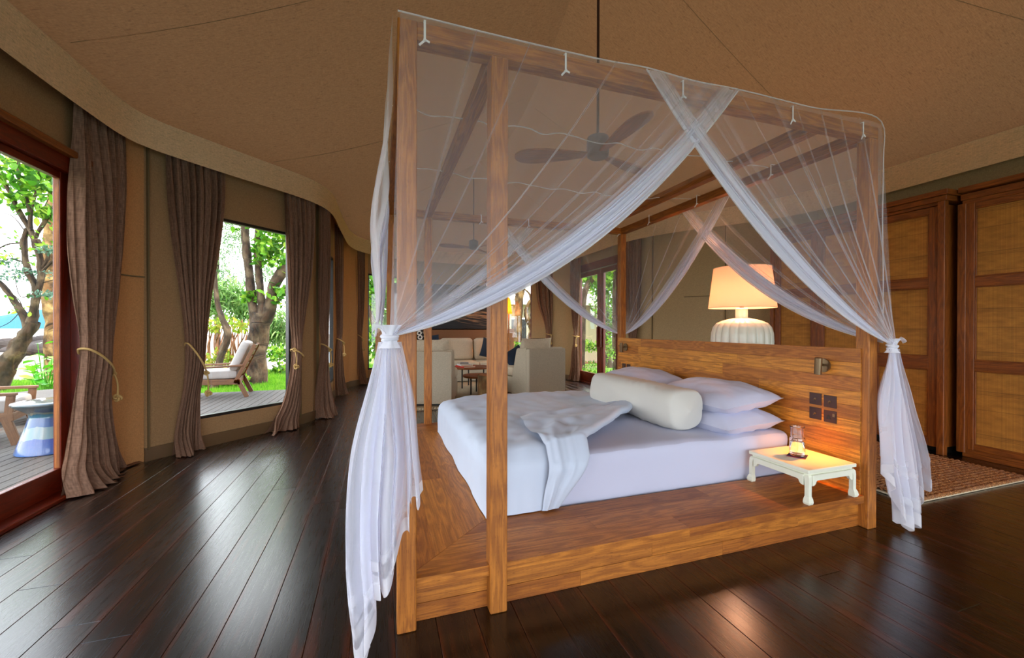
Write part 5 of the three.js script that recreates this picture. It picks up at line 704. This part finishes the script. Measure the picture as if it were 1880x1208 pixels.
  // leafy bush: each large leaf its own piece
  const sb = at(84, 712, 8.2), bush = thing('leafy_bush', 'bright green large-leaved bush behind the terrace table', 'bush', [sb.x, -0.4, sb.z]); const r = rng(40), lf = build([0, 0, 0, 0.3, 0.05, 0.2, 0.72, 0.04, 0.2, 1, -0.05, 0, 0.72, 0.04, -0.2, 0.3, 0.05, -0.2, 0.5, -0.01, 0], [0, 0, 1, 0, 1, 1, 0, 1, 0, 0, 1, 0, 1, 1], [0, 1, 6, 1, 2, 6, 2, 3, 6, 3, 4, 6, 4, 5, 6, 5, 0, 6]);
  const lm = ['#66c418', '#84d62c', '#4aa414', '#9ce040'].map((c) => phys({ color: hex(c), roughness: 0.5, transmission: 0.35, thickness: 0 })); const stems = [];
  for (let k = 0; k < 64; k++) { const q = at(55 + r() * 62, 655 + r() * 60 + (k % 5 ? 0 : -25), 8.2 + r() * 0.5 - 0.25).sub(V(sb.x, -0.4, sb.z)); if (k % 2 === 0) stems.push(taper([[V((r() - 0.5) * 0.2, 0, (r() - 0.5) * 0.2), 0.012], [q.clone().multiplyScalar(0.6), 0.008], [q, 0.005]], 5, 3)); part('leaf', lf, lm[k % 4], bush, q.toArray(), [r() * 0.8 - 0.4, r() * 6.3, r() * 0.9 - 0.3]).scale.setScalar(0.2 + 0.12 * r()); }
  part('stem', merge(stems), MAT.leafV, bush);
  for (const [x, y, s, dd] of [[18, 630, 1.1, 36], [44, 640, 0.9, 33], [70, 637, 0.8, 29], [92, 632, 1.1, 36], [60, 622, 1.0, 40], [84, 618, 0.8, 38]]) { const p = at(x, y + 6, dd), g = new THREE.IcosahedronGeometry(s, 3), q = g.attributes.position; for (let i = 0; i < q.count; i++) { const v = V(q.getX(i), q.getY(i), q.getZ(i)), k = 1 + 0.25 * n2(v.x * 1.4 + x, v.y * 1.4 + v.z, 5); q.setXYZ(i, v.x * k * 1.4, v.y * k * 0.6, v.z * k); } g.computeVertexNormals(); const m = part('rock', g, MAT.rock, scene, p.toArray()); m.name = numbered('rock'); tag(m, ['low dark shore rock left of the leaning trunk', 'low shore rock under the leaning trunk', 'flat shore rock right of the leaning trunk', 'long shore rock beside the door edge', 'farther shore rock behind the leaning trunk', 'small farther shore rock near the second trunk'][[18, 44, 70, 92, 60, 84].indexOf(x)], 'rock'); }
}
{ // tree and garden outside the armchair window
  const d = 11.5, b = at(402, 738, d), o = V(b.x, -0.5, b.z), t = thing('tree', 'thick-trunked tree forking into three limbs behind the terrace armchair', 'tree', [b.x, -0.5, b.z]); const L = (l, dd = d) => limb(l, dd).map(([p, r]) => [p.sub(o), r * 0.56]);
  part('trunk', taper(L([[418, 748, 0.52], [468, 735, 0.5], [474, 700, 0.46], [474, 640, 0.44], [478, 605, 0.46], [484, 575, 0.42]].slice(1).map((q) => [q[0] - 2, q[1], q[2]])), 14, 6, 0.2), MAT.bark, t);
  for (const k of [[[472, 600, 0.34], [464, 560, 0.22], [458, 510, 0.2], [452, 450, 0.19], [448, 400, 0.18], [446, 330, 0.16]], [[484, 580, 0.3], [479, 540, 0.18], [474, 490, 0.17], [474, 430, 0.16], [478, 360, 0.14]], [[484, 590, 0.36], [498, 555, 0.3], [504, 525, 0.28], [518, 500, 0.28], [550, 488, 0.26], [600, 480, 0.22]], [[512, 552, 0.1], [520, 540, 0.09], [530, 520, 0.05]]]) part('branch', taper(L(k), 10, 6, 0.18), MAT.bark, t);
  const bl = (l, dd = d) => l.map(([x, y, r, ry]) => [at(x, y, dd).sub(o), r, ry ?? r]);
  t.add(leaves(1000, blobs(bl([[500, 440, 0.5], [520, 470, 0.5], [490, 470, 0.35], [525, 420, 0.5], [515, 540, 0.4], [470, 360, 1.2], [530, 380, 0.8], [460, 545, 0.15]])), 0.2, GREEN, 21));
  const s1 = at(392, 690, 10.5), t1 = thing('tree', 'slim dark crooked sapling left of the terrace armchair', 'tree', [s1.x, -0.5, s1.z]); part('trunk', taper(limb([[393, 712, 0.09], [404, 660, 0.085], [418, 612, 0.09], [408, 585, 0.07], [399, 555, 0.06], [394, 500, 0.05]], 10.5).map(([p, r]) => [p.sub(V(s1.x, -0.5, s1.z)), r]), 8, 5, 0.15), MAT.bark, t1);
  const far = (name, label, cat, dd, list, n, size, cols, seed, trunkAt, wd) => { const p = at(trunkAt[0], 640, dd), oo = V(p.x, -0.8, p.z), g = thing(name, label, cat, oo.toArray()); if (trunkAt[1]) part('trunk', taper(limb(trunkAt[1], dd).map(([q, r]) => [q.sub(oo), r]), 7, 4, 0.15), MAT.bark, g); g.add(leaves(n, blobs(list.map(([x, y, r, ry]) => [at(x, y, dd).sub(oo), r, ry ?? r])), size, cols, seed, wd)); return g; };
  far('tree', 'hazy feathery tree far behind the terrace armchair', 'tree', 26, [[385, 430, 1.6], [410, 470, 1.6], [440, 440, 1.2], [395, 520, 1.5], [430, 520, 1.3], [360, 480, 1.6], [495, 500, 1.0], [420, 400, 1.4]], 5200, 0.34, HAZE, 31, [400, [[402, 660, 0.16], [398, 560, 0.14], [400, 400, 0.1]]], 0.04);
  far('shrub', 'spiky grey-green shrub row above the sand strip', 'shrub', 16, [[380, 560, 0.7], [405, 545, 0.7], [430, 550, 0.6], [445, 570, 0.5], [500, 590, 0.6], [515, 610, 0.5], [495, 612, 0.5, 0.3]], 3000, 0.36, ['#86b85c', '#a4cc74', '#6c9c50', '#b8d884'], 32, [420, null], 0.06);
  const sh = far('shrub', 'tangle of bare brown stems with yellow-green tips behind the armchair', 'shrub', 13.5, [[385, 600, 0.35, 0.25], [410, 595, 0.3, 0.2], [440, 600, 0.3, 0.2], [400, 655, 0.4, 0.25], [430, 665, 0.5, 0.2], [380, 670, 0.4, 0.2]], 420, 0.16, ['#b4c83c', '#8cb030', '#d8cc58'], 33, [410, null]);
  { const r = rng(9), st = []; for (let k = 0; k < 26; k++) { const x = 372 + r() * 95, p = at(x, 640, 13.5), oo = sh.position, q = [[V(p.x - oo.x, 0.2, p.z - oo.z), 0.035]]; let cx = x; for (const y of [660, 630, 605, 585]) { cx += (r() - 0.5) * 22; const w = at(cx, y + r() * 12, 13.5 + r() * 0.6); q.push([w.sub(oo), 0.03 - (660 - y) * 0.00025]); } st.push(taper(q, 5, 4)); } part('stems', merge(st), std({ color: hex('#8a5a3c'), roughness: 0.9 }), sh); }
  far('shrub', 'low bright green shrub to the right of the terrace tree', 'shrub', 14, [[500, 690, 0.3, 0.25], [515, 682, 0.3, 0.25], [485, 695, 0.25, 0.2], [508, 650, 0.4, 0.3]], 900, 0.14, GREEN, 34, [505, null]);
  far('shrub', 'low leafy plants along the lawn edge behind the armchair', 'shrub', 10.8, [[380, 700, 0.3, 0.2], [400, 695, 0.35, 0.25], [430, 700, 0.3, 0.2], [445, 712, 0.25, 0.15]], 700, 0.12, GREEN, 35, [400, null]);
  far('tree', 'bright green tree with slanting pale stems past the narrow window', 'tree', 17, [[680, 520, 1.0], [675, 560, 0.8], [700, 540, 1.0], [690, 600, 0.8], [665, 500, 1.0], [740, 540, 1.3], [720, 600, 1.0]], 3000, 0.24, GREEN, 36, [690, [[700, 690, 0.12], [690, 600, 0.11], [676, 540, 0.1], [668, 500, 0.08]]]);
  far('tree', 'pale-stemmed tree past the narrow window, nearer the house', 'tree', 13, [[690, 640, 0.4], [672, 610, 0.3], [700, 620, 0.4]], 500, 0.16, GREEN, 37, [685, [[692, 700, 0.09], [690, 640, 0.08], [684, 590, 0.07], [672, 555, 0.06]]]);
  far('tree', 'dense bright tree filling the garden door view', 'tree', 17, [[1108, 520, 0.9], [1126, 560, 1.0], [1132, 600, 0.7], [1130, 510, 1.2], [1088, 505, 0.8], [1110, 480, 1.3]], 9000, 0.11, GREEN, 38, [1115, [[1118, 680, 0.15], [1116, 600, 0.13], [1112, 520, 0.1]]]);
  far('tree', 'tree with a pale straight trunk at the far post of the bed', 'tree', 12, [[1130, 470, 0.7], [1150, 480, 0.8]], 500, 0.2, GREEN, 39, [1131, [[1131, 710, 0.12], [1131, 690, 0.11], [1130, 600, 0.1], [1131, 480, 0.09]]]);
  far('tree', 'pale curved tree trunk at the hinge side of the garden door', 'tree', 12, [[1085, 505, 0.4], [1100, 500, 0.4]], 200, 0.18, GREEN, 40, [1073, [[1067, 712, 0.11], [1068, 670, 0.1], [1070, 600, 0.09], [1071, 550, 0.09], [1078, 525, 0.09], [1092, 508, 0.08], [1120, 490, 0.06]]]);
  far('shrub', 'low dark green shrub in front of the garden door bed', 'shrub', 13, [[1074, 634, 0.35, 0.2], [1085, 636, 0.3, 0.18], [1120, 630, 0.4, 0.3]], 700, 0.08, GREEN, 41, [1080, null]);
  far('shrub', 'low strappy ground plants beyond the garden door', 'shrub', 10.4, [[1070, 680, 0.25, 0.12], [1085, 686, 0.25, 0.12], [1095, 670, 0.3, 0.14], [1120, 690, 0.3, 0.2], [1118, 650, 0.3, 0.2]], 600, 0.06, GREEN, 42, [1085, null]);
  far('shrub', 'small bright plants at the foot of the twisted tree', 'shrub', 11.6, [[978, 648, 0.15, 0.12], [992, 655, 0.15, 0.12], [948, 660, 0.25, 0.25], [950, 640, 0.15, 0.2]], 420, 0.1, GREEN, 43, [975, null]);
}
{ // twisted tree outside the back window
  const d = 12, b = at(972, 720, d), o = V(b.x, -0.5, b.z), t = thing('tree', 'pale twisted bare tree with thick gnarled limbs outside the back window', 'tree', [b.x, -0.5, b.z]); const L = (l) => limb(l, d).map(([p, r]) => [p.sub(o), r]);
  part('trunk', taper(L([[955, 735, 0.5], [966, 690, 0.42], [975, 655, 0.36], [984, 625, 0.3], [989, 595, 0.25], [990, 560, 0.2], [991, 520, 0.16], [992, 480, 0.13]]), 12, 6, 0.3), MAT.barkW, t);
  for (const k of [[[972, 660, 0.3], [958, 642, 0.22], [945, 634, 0.2], [930, 632, 0.18], [910, 622, 0.16]], [[948, 635, 0.17], [950, 600, 0.13], [953, 565, 0.12], [955, 535, 0.12], [962, 515, 0.1], [968, 490, 0.08]], [[955, 540, 0.1], [946, 532, 0.09], [943, 515, 0.07], [948, 495, 0.06]], [[982, 610, 0.1], [968, 585, 0.08], [966, 570, 0.06], [974, 553, 0.05], [982, 548, 0.035]], [[976, 558, 0.04], [972, 540, 0.03], [960, 528, 0.02]], [[975, 650, 0.16], [990, 625, 0.13], [1000, 600, 0.12], [1015, 585, 0.1]], [[984, 610, 0.12], [970, 625, 0.1], [962, 640, 0.1], [955, 655, 0.12]], [[985, 560, 0.1], [986, 530, 0.09], [983, 500, 0.08]]]) part('branch', taper(L(k), 9, 6, 0.25), MAT.barkW, t);
}
{ // neighbouring tent behind the twisted tree
  const dd = 21, c = at(985, 600, dd), t = thing('tent', 'neighbouring guest tent with a pale peaked roof and beige walls', 'tent', [c.x, -0.5, c.z], -YAW + 0.12);
  part('roof', grid(64, 16, (u, v) => { const an = u * 6.28318, k = Math.pow(1 - v, 1.25), q = Math.pow(Math.pow(Math.abs(Math.cos(an)), 3) + Math.pow(Math.abs(Math.sin(an)), 3), -1 / 3); return V(Math.cos(an) * q * lerp(0.1, 3.3, 1 - v), 2.95 + 2.6 * (1 - k) * 0.9 + 0.05 * Math.cos(an * 16) * (1 - v), Math.sin(an) * q * lerp(0.1, 2.6, 1 - v)); }, { su: 8, sv: 3 }), MAT.tent, t);
  part('valance', grid(64, 3, (u, v) => { const an = u * 6.28318, q = Math.pow(Math.pow(Math.abs(Math.cos(an)), 3) + Math.pow(Math.abs(Math.sin(an)), 3), -1 / 3); return V(Math.cos(an) * q * 3.3, 2.75 + 0.2 * v, Math.sin(an) * q * 2.6); }), MAT.tent, t);
  for (const [x, w] of [[-2.0, 0.9], [-0.55, 0.6], [0.65, 0.6], [2.1, 0.9]]) part('wall', cbox(w, 2.9, 0.06), MAT.tentW, t, [x, 1.4, 2.0]);
  for (const x of [-1.2, 0.05, 1.32]) { const f = part('window', cbox(0.75, 1.5, 0.04), MAT.dark, t, [x, 1.35, 2.0]); part('sill', cbox(0.8, 0.62, 0.06), MAT.tentW, t, [x, 0.28, 2.0]); }
  part('wall', cbox(5.0, 0.6, 0.06), MAT.tentW, t, [0, 2.45, 2.0]); part('wall', cbox(0.06, 2.9, 4), MAT.tentW, t, [2.5, 1.4, 0]); part('wall', cbox(0.06, 2.9, 4), MAT.tentW, t, [-2.5, 1.4, 0]);
  for (const x of [-3.0, 3.0]) part('post', cyl(0.06, 0.07, 2.9, 10), MAT.bark, t, [x, 1.45, 2.3]);
  part('deck', cbox(6.6, 0.3, 5.2), MAT.frame, t, [0, -0.05, 0.2]);
}
{ // lawn blades near the windows
  const g = build([-0.02, 0, 0, 0.02, 0, 0, 0.03, 0.5, 0.08, -0.05, 0, 0.02, -0.02, 0, -0.02, -0.12, 0.42, 0.1, 0.03, 0, 0.02, 0.05, 0, -0.02, 0.16, 0.4, -0.1], null, [0, 1, 2, 3, 4, 5, 6, 7, 8]), N = 26000, m = new THREE.InstancedMesh(g, MAT.leaf, N), o = new THREE.Object3D(), c = new THREE.Color(), r = rng(4);
  const zones = [[370, 530, 8.9, 15, 0.55], [0, 110, 8.6, 12, 0.2], [660, 790, 10.4, 18, 0.15], [1060, 1150, 9.6, 16, 0.1]];
  for (let i = 0; i < N; i++) { let q = r(), z = zones[0]; for (const k of zones) { if (q < k[4]) { z = k; break; } q -= k[4]; } const d = lerp(z[2], z[3], Math.pow(r(), 1.6)), p = at(lerp(z[0], z[1], r()), 601, d); const bare = z[0] > 1000 && r() < 0.5; o.position.set(p.x, -0.46, p.z); o.rotation.set(0, r() * 6.3, 0); const s = (0.18 + 0.2 * r()) * (bare ? 0.4 : 1); o.scale.set(s * 1.3, s, s * 1.3); o.updateMatrix(); m.setMatrixAt(i, o.matrix); c.set(bare ? '#b07a4c' : ['#8ed02c', '#6cb81c', '#a8dc40', '#58a018'][Math.floor(r() * 4)]); m.setColorAt(i, c); }
  m.name = 'grass'; m.userData.kind = 'stuff'; m.userData.label = 'bright green lawn grass outside the windows'; m.castShadow = m.receiveShadow = true; scene.add(m);
}
// hazy bright sky
{
  const w = 512, h = 256, d = new Float32Array(w * h * 4);
  for (let y = 0; y < h; y++) for (let x = 0; x < w; x++) { const el = ((y + 0.5) / h - 0.5) * 180, k = clamp(el / 90), cl = smooth(0.42, 0.7, fbm(x / w, y / h, 6, 6, 4, 3)), o = (y * w + x) * 4; const a = mix3([1.0, 1.02, 1.04], [0.62, 0.8, 1.08], Math.pow(k, 0.6)), c = mix3(a, [1.05, 1.05, 1.05], cl * 0.7 * (el > 0 ? 1 : 0)); for (let i = 0; i < 3; i++) d[o + i] = el < -1 ? 0.35 * SKY : c[i] * SKY; d[o + 3] = 1; }
  const t = new THREE.DataTexture(d, w, h, THREE.RGBAFormat, THREE.FloatType); t.mapping = THREE.EquirectangularReflectionMapping; t.magFilter = THREE.LinearFilter; t.needsUpdate = true; scene.background = t; scene.environment = t;
}
renderer.render(scene, camera);
